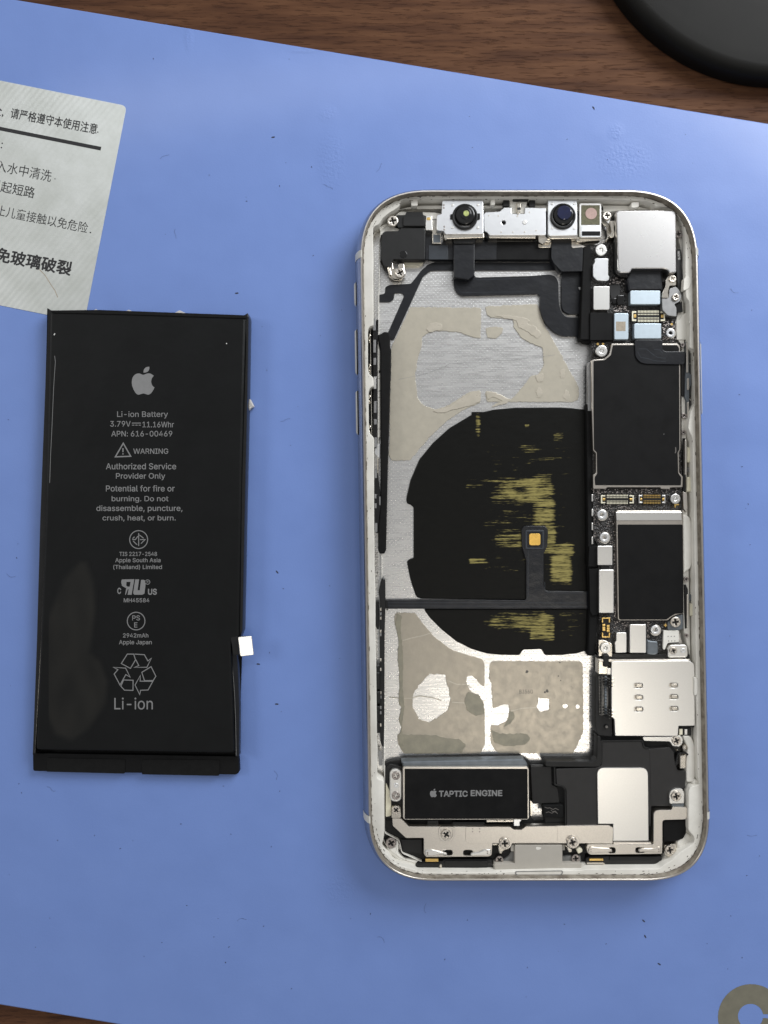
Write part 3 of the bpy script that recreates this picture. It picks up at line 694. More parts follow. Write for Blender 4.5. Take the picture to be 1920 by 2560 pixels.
part('adhesive_residue', K, [(900,585),(960,592),(1050,640),(1045,660),(930,690),(960,665),(1010,650),(950,620),(905,640)], za - .001, za + .010, 'adh_pale', plate, r=12, b=0.004, rag=(4, 8))
part('adhesive_residue', K, [(950,78),(1040,74),(1140,90),(1200,110),(1170,130),(1230,150),(1270,200),(1240,230),(1180,190),(1110,150),(1100,110),(1010,92)], za - .001, za + .009, 'adh_pale', plate, r=12, b=0.004, rag=(6, 8))
part('adhesive_residue', K, [(1225,480),(1280,460),(1278,520),(1240,525)], za - .001, za + .009, 'adh_pale', plate, r=9, b=0.004, rag=(4, 8))
for x, y in ((1405,470),(1440,610),(1250,590)):
    part('adhesive_residue', K, circ(x, y, 20, 12, 30), za - .001, za + .006, 'adh_pale', plate, b=0.003, rag=(16, 5))
part('adhesive_residue', G, [(280,430),(300,405),(420,405),(445,440),(540,560),(670,655),(790,695),(870,715),(887,750),(887,905),(860,885),(830,850),(800,825),(768,830),(765,880),(800,940),(850,985),(887,1050),(890,1280),(860,1350),(345,1350),(310,1290),(300,1240),(340,1170),(310,1130),(330,1040),(310,1010),(320,900),(305,700),(315,600),(290,500)],
     zp0, za, 'adh_low', plate, r=14, b=0.006, rag=(4, 9), holes=[ragged([(410,950),(450,890),(520,815),(620,825),(640,900),(658,980),(640,1060),(570,1110),(520,1140),(450,1120),(410,1040)], 8, 6)])
part('adhesive_residue', G, [(940,730),(1530,730),(1545,750),(1548,1200),(1480,1350),(970,1345),(930,1280),(928,1160),(980,1160),(1040,1130),(1055,1060),(1050,1022),(1010,1020),(940,1050),(935,880),(920,860),(920,750)],
     zp0, za, 'adh_low', plate, r=14, b=0.006, rag=(4, 9), holes=[ragged([(1250,975),(1320,985),(1318,1055),(1262,1072),(1238,1035)], 5, 8), ragged(circ(1428,1032,18,8,14), 3, 8), ragged(circ(1512,1036,16,8,17), 3, 8)])
M['adh_dull'] = m_adh('dull_olive_residue', (0.30, 0.28, 0.215), (0.25, 0.235, 0.185), 0.42, 0.35)
part('adhesive_residue', G, [(330,1220),(560,1225),(620,1245),(720,1250),(765,1290),(740,1340),(560,1345),(350,1345),(315,1290)], za - .001, za + .006, 'adh_dull', plate, r=12, b=0.006, rag=(6, 10))
part('adhesive_residue', G, [(935,1190),(1000,1215),(1090,1215),(1170,1215),(1195,1250),(1160,1290),(1020,1300),(945,1270)], za - .001, za + .006, 'adh_dull', plate, r=12, b=0.006, rag=(7, 10))
part('adhesive_residue', G, [(300,410),(330,420),(330,560),(345,700),(340,900),(350,1040),(335,1160),(345,1300),(320,1280),(305,1240),(335,1170),(312,1130),(330,1040),(312,1010),(318,900),(306,700),(312,600),(290,500)], za - .001, za + .014, 'adh_dull', plate, r=12, b=0.004, rag=(6, 9))
part('adhesive_residue', G, [(775,930),(850,960),(880,1010),(885,1080),(830,1100),(770,1060),(750,1000)], za - .001, za + .006, 'adh_dull', plate, r=12, b=0.006, rag=(6, 10))
part('adhesive_residue', G, [(1040,1130),(1060,1065),(1085,1070),(1088,1110),(1060,1150),(1010,1170)], za - .001, za + .010, 'adh_dull', plate, r=10, b=0.004, rag=(4, 10))
strokes('scratch', K, [[(310,505),(360,495),(420,482),(480,470),(560,442),(620,420),(655,397),(740,395)], [(940,382),(1010,376),(1080,375),(1180,360)], [(1210,355),(1290,350),(1360,340)]], 1.6, za + .001, 'grey', plate)
strokes('scratch', G, [[(250,972),(330,980),(400,978),(450,964),(540,975),(600,996)], [(640,860),(700,885),(760,885),(800,910)], [(670,1005),(760,1010)], [(1060,1065),(1140,1045),(1240,1040)], [(340,592),(400,575),(470,560),(535,540)]], 5, za + .001, 'adh_pale', plate)
text('B356G', G, 1165, 934, 90, za + .001, 'inkdark', plate, h=26)
text('E-8435808N', G, 165, 105, 205, 0.434, 'inkdark', ledge, h=22, rot=91)
# stained spots on the plate
for x, y, r_ in ((1172, 800, 9), (1305, 930, 10), (1390, 738, 5), (236, 385, 5), (1165, 806, 5), (1290, 938, 6), (1380, 830, 4), (1395, 860, 4)):
    flats('stain', G, [[ragged(circ(x, y, r_, 12), r_ * .4, 5)]], za + .0015, 'inkdark', plate)

# ---- charging coil
coil = part('charging_coil', K, [(1610,722),(1560,706),(1480,695),(1400,690),(1100,692),(950,705),(800,740),(650,830),(540,930),(450,1040),(390,1180),(363,1300),(366,1332),(395,1345),(412,1360),(412,1700),(385,1706),(368,1722),(375,1769),(395,1859),(430,1960),(465,1972),(1590,1985),(1600,1400)],
     0.2, 0.255, 'wear', ph, r=10, b=0.02)
coil2 = part('charging_coil', G, [(484,390),(495,380),(1590,379),(1588,655),(1500,680),(1400,691),(1292,691),(1268,650),(1145,655),(1122,691),(1000,690),(900,680),(800,650),(700,600),(600,520),(520,440)], 0.2, 0.255, 'wear', ph, r=10, b=0.02)
def wear_up(u, v):
    r = box(u, v, 800, 1540, 860, 1900, 120) * .33
    r = max(r, box(u, v, 1180, 1378, 1120, 1700, 60) * .53 + box(u, v, 1250, 1385, 1130, 1700, 20) * .02)
    r = max(r, box(u, v, 900, 1378, 1140, 1370, 60) * (.47 + .07 * sm(950, 1300, u)))
    r = max(r, box(u, v, 940, 1378, 1370, 1490, 20) * .39)
    r = max(r, box(u, v, 940, 1378, 1490, 1640, 30) * (.46 + .08 * sm(1000, 1350, u)))
    r = max(r, box(u, v, 1290, 1500, 1585, 1695, 34) * .56)
    r = max(r, box(u, v, 1310, 1490, 1630, 1890, 45) * .56)
    r = max(r, box(u, v, 940, 1130, 1670, 1735, 30) * .40)
    r = max(r, box(u, v, 650, 900, 1640, 1740, 40) * .20 + (box(u, v, 780, 930, 1700, 1740, 12) * .40))
    r = max(r, box(u, v, 820, 865, 725, 900, 14) * .47)
    r = max(r, box(u, v, 1110, 1250, 920, 1010, 22) * .42); r = max(r, box(u, v, 1330, 1430, 840, 940, 22) * .43)
    r = max(r, box(u, v, 1170, 1380, 1030, 1060, 14) * .43); r = max(r, box(u, v, 1150, 1190, 805, 822, 6) * .55)
    r = max(r, box(u, v, 750, 960, 1150, 1270, 22) * .38)
    if r > .05: r += .10 * noise.noise(Vector((u * .012, v * .02, 1)))
    return max(0, r)
film('worn_film', K, 440, 800, 1590, 1960, 10, 0.2562, wear_up, 'wear', coil)
film('worn_film', K, 640, 722, 1590, 800, 10, 0.2562, wear_up, 'wear', coil)
def wear_lo(u, v):
    r = box(u, v, 780, 1560, 400, 600, 60) * .34
    r = max(r, box(u, v, 880, 1350, 380, 560, 70) * (.47 + .08 * sm(900, 1300, u))); r = max(r, box(u, v, 1180, 1365, 420, 600, 22) * .54)
    r = max(r, box(u, v, 1380, 1560, 398, 430, 10) * .45); r = max(r, box(u, v, 1280, 1420, 600, 680, 14) * .40)
    return max(0, r + (.08 * noise.noise(Vector((u * .012, v * .02, 4))) if r > .05 else 0))
film('worn_film', G, 760, 390, 1580, 600, 10, 0.2562, wear_lo, 'wear', coil2)
cf = part('coil_flex', G, [(228,320),(1165,322),(1165,60),(1136,-40),(1133,-150),(1155,-175),(1290,-175),(1312,-150),(1308,-40),(1283,10),(1283,235),(1300,260),(1590,264),(1590,380),(700,381),(200,380),(200,335)], 0.255, 0.30, 'flex', ph, r=12, b=0.01)
part('contact_well', K, [(1160,1512),(1285,1512),(1285,1640),(1160,1640)], 0.30, 0.315, 'trace', cf, r=14, b=0.006, holes=[rc(1172,1524,1273,1630)])
part('gold_contact', K, rc(1186,1536,1261,1614), 0.30, 0.322, 'goldpad', cf, r=16, b=0.004)
strokes('flex_trace', G, [[(240,338),(1585,341)], [(240,360),(1585,364)], [(1290,200),(1290,255),(1310,272),(1580,275)], [(1178,-10),(1178,300)]], 3, 0.3012, 'trace', cf)
part('fold_mark', G, [(222,322),(240,322),(240,380),(222,380)], 0.30, 0.32, 'blackgloss', cf, r=6, b=0.01)

# ---- long black foam bar on the left
bar = [P1.px(p) for p in [(480,350),(520,318),(590,325),(622,380),(620,560),(640,620),(634,900),(620,1300),(610,1700),(600,2080)]] + [P2.px(p) for p in [(598,0),(580,600),(570,1100),(562,1500),(555,1780),(530,1850),(450,1850),(424,1790),(428,1400),(455,1100),(465,600),(466,60)]] + [P1.px(p) for p in [(465,2000),(462,1500),(455,580),(415,420),(410,372)]]
part('foam_strip', S_, bar, 0.2, 0.47, 'foam', ph, r=3, b=0.03)
# ---- left side switches
fx = part('button_flex', P1, [(395,120),(432,120),(430,300),(412,520),(410,1060),(412,1700),(395,2212),(345,2212),(352,1060),(340,300)], 0.3, 0.50, 'blackgloss', ph, r=6, b=0.012)
for y0, y1, m_ in ((100,300,'grey'),(450,660,'grey'),(745,860,'grey'),(1050,1250,'silver'),(1450,1640,'grey'),(1740,1830,'grey'),(2040,2200,'grey')):
    part('spring_plate', P1, rc(342 + y0 * .01, y0, 383 + y0 * .01, y1), 0.5, 0.53, m_, fx, r=5, b=0.006)
for y0 in (230, 1220):
    part('button_pocket', P1, [(262,y0+60),(290,y0+15),(345,y0),(405,y0),(405,y0+830),(350,y0+830),(285,y0+770),(264,y0+680)], 0.2, 0.34, 'void', ph, r=20, b=0.0)
    for dy in (130, 620):
        bm = bmesh.new(); pts = []
        for i in range(25):
            t = i / 24; c = wp(P1, (284 + 14 * math.sin(t * 9), y0 + dy + t * 140), .46); pts.append((c.x, c.y, .46 + .05 * math.sin(t * 7)))
        tube(bm, pts, 0.014); finish('dome_spring', bm, 'nickel', ph)
part('ledge_block', P1, [(405,510),(440,560),(458,640),(456,940),(405,985)], 0.2, 0.40, 'white', ph, r=8)
for y0, y1 in ((990,1080),(1085,1280),(1290,1388),(1395,1900),(1905,2040)):
    part('ledge_block', P1, rc(410, y0, 460, y1), 0.2, 0.40, 'white', ph, r=5)
part('ledge_block', P2, [(370,60),(460,60),(455,290),(420,285),(370,220)], 0.2, 0.42, 'silverlight', ph, r=14)
part('metal_pin', P2, rc(412, 290, 432, 540), 0.3, 0.50, 'nickel', ph, r=6)
fx2 = part('microphone_flex', P2, [(375,470),(415,480),(455,820),(462,1080),(430,1380),(420,1520),(375,1500),(368,1200),(365,640)], 0.2, 0.48, 'blackgloss', ph, r=8, b=.015)
for a in ((365,480,405,620),(366,880,398,950),(366,1030,400,1110),(368,1350,412,1500),(440,920,464,1060)):
    part('metal_tab', P2, rc(*a), 0.45, 0.50, 'grey', fx2, r=5, b=.006)
fx3 = part('side_flex', P3, [(345,20),(385,45),(385,380),(378,620),(376,1100),(374,1600),(368,1970),(345,1960),(325,1900),(318,1650),(320,1000),(316,600),(322,300),(305,180)], 0.2, 0.45, 'black', ph, r=5, b=.012)
part('microphone_block', P3, [(272,300),(312,290),(312,560),(308,620),(280,610),(270,560)], 0.2, 0.50, 'blackgloss', ph, r=8, b=.02)
for a in ((280,1030,322,1110),(280,1110,322,1310),(284,1330,330,1470),(284,1500,322,1680),(286,1690,322,1810)):
    part('switch_block', P3, rc(*a), 0.2, 0.50, 'blackgloss', ph, r=6, b=.015)
for y in (370, 420, 470, 620, 660, 950, 1060, 1330, 1380, 1500, 1560, 1700):
    part('metal_tab', P3, rc(322, y, 340, y + 34), 0.45, 0.475, 'nickel' if y % 3 else 'grey', fx3, r=4, b=.004)
part('side_slot', P3, [(300,2010),(340,2010),(355,2180),(310,2190)], 0.43, 0.445, 'grey', ledge, r=20, b=.004)

# ---- top: speaker, ear parts, camera assembly
sp = part('ear_speaker', A, [(285,468),(300,460),(418,458),(440,430),(652,432),(662,460),(660,718),(472,718),(372,716),(352,785),(292,785),(258,700),(262,500)], 0.2, 0.50, 'black', ph, r=9, b=.015)
disc('speaker_hole', A, 463, 670, 34, 0.49, 0.508, 'blackgloss', sp)
part('gasket', A, [(470,722),(655,722),(640,752),(600,772),(470,772)], 0.2, 0.30, 'cream', ph, r=12)
clip = part('ground_clip', A, [(320,712),(340,695),(366,702),(370,800),(418,792),(420,752),(466,752),(482,850),(450,888),(380,892),(330,860)], 0.3, 0.42, 'nickel', ph, r=10)
part('clip_finger', A, [(322,700),(364,706),(362,760),(348,800),(362,858),(335,860),(320,800)], 0.40, 0.49, 'nickel', clip, r=8, b=.02)
screw(A, 432, 835, 46, 0.47, clip)
part('corner_floor', A, [(245,430),(300,395),(420,440),(430,300),(800,300),(830,460),(660,470),(430,470),(265,500)], 0.2, 0.40, 'white', ledge, r=8)
bx = part('sensor_block', A, [(400,316),(480,314),(492,286),(638,288),(642,316),(668,322),(668,422),(420,430),(400,400)], 0.3, 0.49, 'black', ph, r=6)
part('sensor_cap', A, rc(462, 322, 655, 415), 0.49, 0.53, 'black', bx, r=14, b=.012)
screw(A, 367, 367, 50, 0.53, ledge)
part('mould_tab', A, rc(534, 178, 592, 232), 0.42, 0.60, 'white', ledge, r=10)
part('mould_tab', A, rc(1252, 172, 1290, 225), 0.42, 0.60, 'white', ledge, r=10)
part('mould_tab', B, [(935,200),(1000,198),(1000,240),(960,250),(930,245)], 0.42, 0.62, 'white', ledge, r=8)
ct = part('contact_block', A, [(668,322),(722,322),(722,372),(728,452),(666,452),(664,400)], 0.3, 0.52, 'silver', ph, r=6)
part('gold_contact', A, rc(674, 336, 706, 360), 0.52, 0.53, 'gold', ct, r=4, b=.003)
part('metal_foot', A, [(725,430),(758,430),(756,486),(803,486),(803,574),(724,574),(722,486)], 0.3, 0.42, 'nickel', ph, r=5)
part('foot_window', A, rc(734, 492, 796, 562), 0.42, 0.426, 'slate', ct, r=4, b=.002)
cm1 = part('front_camera_module', A, [(815,182),(1182,182),(1186,488),(840,490),(830,462),(768,456),(764,440),(764,330),(770,312),(806,306)], 0.2, 0.60, 'silverlight', ph, r=10, b=.012)
part('folded_lip', A, [(832,480),(1188,480),(1192,520),(860,532),(845,545),(828,510)], 0.3, 0.565, 'nickel', cm1, r=4, b=.015)
part('lens_ears', A, [(885,308),(910,305),(960,250),(1080,250),(1130,300),(1156,300),(1156,352),(1130,358),(1090,410),(960,410),(912,355),(885,352)], 0.60, 0.625, 'blackgloss', cm1, r=6)
part('lens_ring', A, circ(1020, 326, 116, 48), 0.60, 0.66, 'black', cm1, b=.02, holes=[circ(1020, 326, 96, 40)])
disc('lens_barrel', A, 1022, 312, 88, 0.55, 0.70, 'blackgloss', cm1, b=.03)
disc('lens_glass', A, 1026, 302, 52, 0.68, 0.715, 'blackgloss', cm1, b=.02)
disc('painted_lens_glint', A, 1030, 300, 26, 0.70, 0.722, 'yglint', cm1, b=.006)  # small disc painted as the lamp's glint in the lens
for x, y in ((905, 224), (1136, 222), (907, 426), (1134, 428)): disc('rivet', A, x, y, 12, 0.6, 0.612, 'silver', cm1, b=.006)
for x, y in ((828, 226), (828, 250), (832, 420), (832, 446)): disc('rivet', A, x, y, 9, 0.595, 0.604, 'darkscrew', cm1, b=.004)
cm2 = part('camera_bracket', A, [(1190,305),(1206,288),(1330,282),(1372,246),(1438,246),(1440,302),(1556,302),(1558,246),(1748,250),(1750,498),(1240,500),(1215,470),(1192,462)], 0.2, 0.56, 'silverlight', ph, r=8, b=.012, holes=[circ(1368, 383, 19, 20)])
disc('bracket_hole', A, 1368, 383, 20, 0.3, 0.50, 'void', cm2, b=0)
disc('rivet', A, 1558, 380, 20, 0.55, 0.572, 'silver', cm2, b=.008)
for x, y in ((1235,320),(1320,322),(1345,470),(1450,470),(1556,468),(1492,325),(1660,455),(1600,290)): disc('rivet', A, x, y, 7, 0.56, 0.566, 'bracket', cm2, b=.003)
part('folded_lip', A, [(1232,498),(1660,498),(1656,526),(1236,524)], 0.3, 0.53, 'nickel', cm2, r=4, b=.012)
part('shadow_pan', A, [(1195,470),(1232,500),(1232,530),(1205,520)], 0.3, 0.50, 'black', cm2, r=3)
cl = part('centre_clip', A, [(1418,182),(1580,182),(1575,240),(1556,246),(1556,302),(1440,302),(1440,246),(1420,240)], 0.3, 0.52, 'white', ph, r=12, b=.02)
part('clip_finger', A, [(1482,204),(1526,204),(1520,280),(1510,302),(1496,302),(1486,280)], 0.5, 0.60, 'nickel', cl, r=6, b=.02)
part('clip_notch', A, rc(1490, 246, 1520, 268), 0.59, 0.606, 'black', cl, r=4, b=.004)
part('flex_pad', A, rc(1366, 178, 1416, 238), 0.3, 0.55, 'black', ph, r=4)
part('flex_pad', A, rc(1600, 176, 1652, 244), 0.3, 0.55, 'black', ph, r=4)
part('speaker_mesh', A, [(1448,172),(1480,150),(1560,150),(1600,170),(1580,184),(1460,184)], 0.5, 0.60, 'black', ph, r=10)
cm3 = part('front_camera_module', B, [(180,182),(443,182),(445,500),(190,505),(180,490)], 0.2, 0.60, 'silverlight', ph, r=8, b=.012)
part('folded_lip', B, [(185,498),(450,498),(448,530),(200,532)], 0.3, 0.565, 'nickel', cm3, r=4, b=.015)
part('lens_ring', B, circ(318, 322, 115, 48), 0.60, 0.65, 'black', cm3, b=.02, holes=[circ(320, 318, 94, 40)])
disc('lens_barrel', B, 322, 312, 92, 0.55, 0.67, 'blackgloss', cm3, b=.03)
disc('lens_glass', B, 330, 292, 66, 0.66, 0.70, 'blueglass', cm3, b=.02)
for x, y in ((217, 212), (418, 212), (220, 432), (418, 432)): disc('rivet', B, x, y, 11, 0.6, 0.612, 'silver', cm3, b=.006)
cm4 = part('flood_module', B, rc(462, 204, 662, 522), 0.2, 0.57, 'silver', ph, r=22, b=.015)
part('olive_window', B, rc(480, 226, 648, 404), 0.57, 0.578, 'olive', cm4, r=6, b=.004)
disc('pink_filter', B, 570, 302, 52, 0.578, 0.585, 'pink', cm4, b=.004)
part('silver_band', B, rc(478, 410, 654, 514), 0.57, 0.585, 'silverlight', cm4, r=5, b=.006)
part('black_label', B, rc(486, 462, 652, 502), 0.585, 0.590, 'blackmatte', cm4, r=5, b=.002)
part('folded_lip', B, [(440,518),(662,516),(655,545),(440,558),(430,540)], 0.3, 0.50, 'nickel', cm4, r=4, b=.015)
part('spring_foot', B, [(92,505),(150,500),(175,525),(215,545),(200,565),(160,560),(130,580),(95,560)], 0.3, 0.50, 'nickel', ph, r=8, b=.02)
part('spring_foot', B, [(92,560),(160,570),(215,560),(205,610),(95,610)], 0.3, 0.40, 'nickel', ph, r=8, b=.01)
part('spring_foot', B, [(390,556),(430,560),(530,600),(520,612),(390,612)], 0.3, 0.40, 'bracket', ph, r=5, b=.01)

# ---- flex cables of the top
eb = part('speaker_flex', A, [(660,470),(722,480),(724,577),(806,577),(830,540),(905,548),(1240,545),(2085,556),(2085,720),(660,718)], 0.2, 0.36, 'flex', ph, r=4, b=.01)
part('flex_pad', A, rc(692, 588, 866, 716), 0.36, 0.375, 'trace', eb, r=4, b=.004)
part('flex_pad', A, rc(1306, 556, 1790, 716), 0.36, 0.372, 'blackmatte', eb, r=4, b=.004)
f1 = part('antenna_flex', A, [(2085,742),(740,740),(680,765),(620,820),(575,880),(530,935),(340,945),(300,965),(296,1025),(240,1035),(238,1100),(345,1100),(378,1070),(380,1020),(450,1018),(470,1045),(318,1390),(345,1440),(375,1445),(640,870),(700,822),(750,816),(2085,816)], 0.2, 0.235, 'flex', ph, r=16, b=.004)
f2 = part('camera_flex', A, [(915,548),(1106,548),(1106,878),(1600,865)] + [(x + 1587, y) for x, y in [(200,850),(250,870),(275,920),(280,1120),(298,1185),(340,1235),(490,1240),(490,1413),(310,1410),(230,1370),(160,1300),(120,1220),(105,1140),(108,1045),(92,1028)]] + [(1590,1032),(990,1046),(940,1010),(915,950)], 0.2, 0.275, 'flex', ph, r=30, b=.006)
part('ribbon_bridge', A, [(915,515),(1106,515),(1106,862),(1050,900),(915,880)], 0.275, 0.46, 'flex', f2, r=6, b=.02)
part('ribbon_head', A, [(920,520),(1130,522),(1106,572),(916,576)], 0.3, 0.50, 'blackgloss', f2, r=8, b=.02)
strokes('flex_trace', A, [[(930,640),(930,930),(985,1015),(1560,1008)], [(1120,900),(1580,888)]], 3, 0.277, 'trace', f2)
f3 = part('sensor_flex', B, [(225,532),(395,532),(395,612),(505,602),(505,822),(300,826),(270,790),(230,750),(208,700),(212,580)], 0.2, 0.44, 'flex', ph, r=22, b=.01)
part('sensor_flex', B, [(300,840),(505,836),(505,1212),(370,1212),(315,1180),(300,1120)], 0.2, 0.30, 'flex', ph, r=22, b=.008)
part('steel_stub', B, [(455,965),(490,965),(490,990),(465,990)], 0.28, 0.33, 'silver', ph, r=6)
# ---- black tape walls by the board
part('tape_wall', B, [(500,602),(560,585),(578,640),(566,1190),(566,1440),(470,1440),(482,1100)], 0.2, 0.46, 'foam', ph, r=10, b=.02)
part('tape_wall', S_, [(1451,846),(1478,846),(1478,857),(1461,856),(1452,842)], 0.2, 0.40, 'foam', ph, r=2, b=.01)
part('tape_wall', S_, [(1466,1010),(1484,1008),(1484,1340),(1492,1362),(1496,1530),(1488,1640),(1470,1640),(1474,1500),(1470,1380)], 0.2, 0.40, 'foam', ph, r=3, b=.03)
# ---- logic board
pcb = part('logic_board', S_, [(1476,616),(1543,598),(1560,694),(1592,700),(1700,706),(1706,870),(1706,1500),(1702,1560),(1658,1572),(1660,1630),(1500,1632),(1497,1510),(1494,1362),(1483,1342),(1479,870)], 0.2, 0.42, 'pcb', ph, r=6, b=.01)
part('edge_plate', C, rc(146, 510, 188, 1092), 0.3, 0.44, 'grey', pcb, r=4)
for y in (120, 300, 470, 640):
    part('edge_contact', D, rc(190, y - 45, 210, y + 45), 0.3, 0.425, 'silver', pcb, r=8)
def cover(fr, pts, m, z=0.53, r=14, hole=None, label=None):
    zz = z
    base = offset([Vector(p) for p in pts], 0)
    o = part('connector_cover', fr, pts, 0.40, zz, m, pcb, r=r, b=.012, label=label)
    return o
cover(B, [(600,706),(716,704),(732,716),(724,730),(724,860),(735,866),(733,900),(712,912),(620,905),(585,870),(586,760),(602,745)], 'silverlight')
cover(B, rc(590, 957, 737, 1170), 'silver')
cover(B, rc(778, 1200, 907, 1438), 'bluesilver', .55, label='pale blue connector cover with a tan square')
part('tan_square', B, rc(794, 1276, 880, 1362), 0.55, 0.553, 'tan', pcb, r=2, b=.001)
cover(B, rc(922, 996, 1194, 1122), 'bluesilver', .55)
cover(B, rc(957, 1293, 1203, 1430), 'bluesilver', .55)
cover(D, rc(262, 706, 446, 942), 'silver'); cover(D, rc(280, 996, 462, 1526), 'silver')
cover(D, [(490,1764),(612,1762),(618,1775),(618,2010),(480,2012),(474,1880),(490,1865)], 'silver')
cover(D, rc(655, 1663, 856, 2012), 'silver')
part('black_foil', B, rc(560, 1196, 777, 1445), 0.40, 0.50, 'blackmatte', pcb, r=4, b=.01)
part('black_shim', D, [(160,720),(262,700),(262,960),(150,960)], 0.38, 0.46, 'blackmatte', pcb, r=10, b=.01)
part('black_shim', D, [(160,990),(278,980),(286,1540),(200,1560),(170,1500)], 0.38, 0.46, 'blackmatte', pcb, r=10, b=.01)
part('cover_gap', D, rc(305, 950, 412, 985), 0.40, 0.46, 'blackgloss', pcb, r=5)
part('chip', B, [(738,945),(832,945),(832,1120),(762,1120),(740,1020)], 0.42, 0.45, 'black', pcb, r=4)
part('chip', B, rc(806, 1036, 868, 1125), 0.42, 0.50, 'blackgloss', pcb, r=8, b=.02)
part('chip', B, rc(764, 1062, 802, 1112), 0.42, 0.47, 'blackgloss', pcb, r=8, b=.02)
def connector(fr, x0, y0, x1, y1, n, gold, vertical=False):
    o = part('flex_connector', fr, rc(x0, y0, x1, y1), 0.40, 0.46, 'black', pcb, r=6, b=.01)
    if vertical:
        for s in (0, 1):
            yy = y0 if s == 0 else y1; d = 1 if s == 0 else -1
            part('end_bracket', fr, [(x0, yy), (x1, yy), (x1, yy + 60 * d), (x1 - 16, yy + 60 * d), (x1 - 16, yy + 14 * d), (x0 + 16, yy + 14 * d), (x0 + 16, yy + 60 * d), (x0, yy + 60 * d)], 0.46, 0.485, 'gold', pcb, r=3, b=.004)
        for i, (x, y) in enumerate(((x0 + 8, y0 + 78), (x0 + 8, y0 + 112), (x1 - 40, y0 + 92), (x1 - 40, y0 + 122), (x0 + 8, y0 + 138), (x1 - 40, y0 + 150))):
            part('contact_pad', fr, rc(x, y, x + 34, y + 24), 0.46, 0.49, 'gold', pcb, r=3, b=.004)
        return
    w_ = x1 - x0; e = w_ * .13
    for xa, xb in ((x0, x0 + e), (x1 - e, x1)):
        c = (xa + xb) / 2; inn = xb if xa == x0 else xa; out = xa if xa == x0 else xb; t = e * .3 * (1 if out < inn else -1)
        part('end_bracket', fr, [(out, y0), (inn, y0), (inn, y0 + 16), (out + t, y0 + 16), (out + t, y1 - 16), (inn, y1 - 16), (inn, y1), (out, y1)], 0.46, 0.485, 'cream' if not gold else 'silver', pcb, r=3, b=.004)
        part('contact_pad', fr, rc(min(inn, out + t) + 3, (y0 + y1) / 2 - 14, max(inn, out + t), (y0 + y1) / 2 + 14), 0.46, 0.48, 'gold', pcb, r=3, b=.004)
    bm = bmesh.new()
    for i in range(n):
        xx = x0 + e * 1.35 + (w_ - 2.7 * e) * (i + .5) / n; pw = (w_ - 2.7 * e) / n * .28
        for ya, yb in ((y0 - 6, y0 + 14), (y0 + 24, y0 + 34), (y1 - 34, y1 - 24), (y1 - 14, y1 + 6)):
            add_prism(bm, [W(fr, rc(xx - pw, ya, xx + pw, yb), .48)], 0.44, 0.475, 0)
    finish('contact_pins', bm, 'gold' if gold else 'cream', pcb, kind='stuff')
connector(B, 938, 1182, 1236, 1272, 15, False); connector(D, 305, 88, 706, 188, 15, False); connector(D, 766, 88, 1092, 186, 11, True)
connector(D, 316, 1582, 416, 1825, 0, True, True)
screw(B, 660, 630, 53, 0.55, pcb, 'slot'); screw(C, 310, 372, 70, 0.53, pcb, 'slot'); screw(D, 1214, 132, 62, 0.50, pcb, 'slot'); screw(D, 362, 1955, 64, 0.56, pcb, 'slot')
for fr, x, y, r_ in ((B, 1287, 1380, 40), (D, 320, 328, 60), (D, 350, 605, 60), (D, 970, 1733, 58)):
    disc('solder_ring', fr, x, y + 3, r_ * 1.18, 0.42, 0.43, 'bracket', pcb, b=.004)
    screw(fr, x, y, r_, 0.52, pcb, 'post')
for x, y, r_ in ((262, 288, 15), (325, 288, 15), (1150, 52, 16)): disc('gold_test_pad', C, x, y, r_, 0.42, 0.426, 'gold', pcb, b=.002)
part('gold_test_pad', D, [(1086,1655),(1100,1655),(1100,1668),(1112,1668),(1112,1682),(1100,1682),(1100,1694),(1086,1694),(1086,1682),(1074,1682),(1074,1668),(1086,1668)], 0.42, 0.43, 'gold', pcb, b=.002)
part('gold_test_pad', D, [(1198,196),(1258,196),(1258,210),(1222,212),(1215,240),(1205,240)], 0.42, 0.44, 'gold', pcb, b=.003)
part('screw_plate', D, [(275,1860),(330,1850),(440,1900),(442,2055),(380,2050),(276,2050)], 0.42, 0.50, 'nickel', pcb, r=12)
# tiny surface components on the board: too small to pick apart
bm = bmesh.new(); rr = random.Random(3)
for fr, x0, y0, x1, y1, n in ((D, 215, 30, 300, 680, 34), (D, 300, 200, 760, 260, 22), (D, 380, 260, 480, 700, 24), (D, 465, 700, 490, 1600, 26), (B, 735, 870, 910, 940, 14), (B, 740, 1130, 920, 1190, 12), (D, 470, 1620, 640, 1740, 16), (D, 870, 1620, 900, 1830, 10), (C, 1050, 20, 1200, 260, 16), (C, 180, 2030, 1240, 2080, 40), (B, 1210, 1240, 1340, 1440, 14)):
    for i in range(2 * n):
        x = rr.uniform(x0, x1); y = rr.uniform(y0, y1); a = rr.uniform(4, 9); c = rr.uniform(3, 6)
        add_prism(bm, [W(fr, rc(x - a, y - c, x + a, y + c), .44)], 0.41, 0.42 + rr.uniform(.006, .018), .003)
finish('surface_components', bm, 'darkscrew', pcb, kind='stuff')
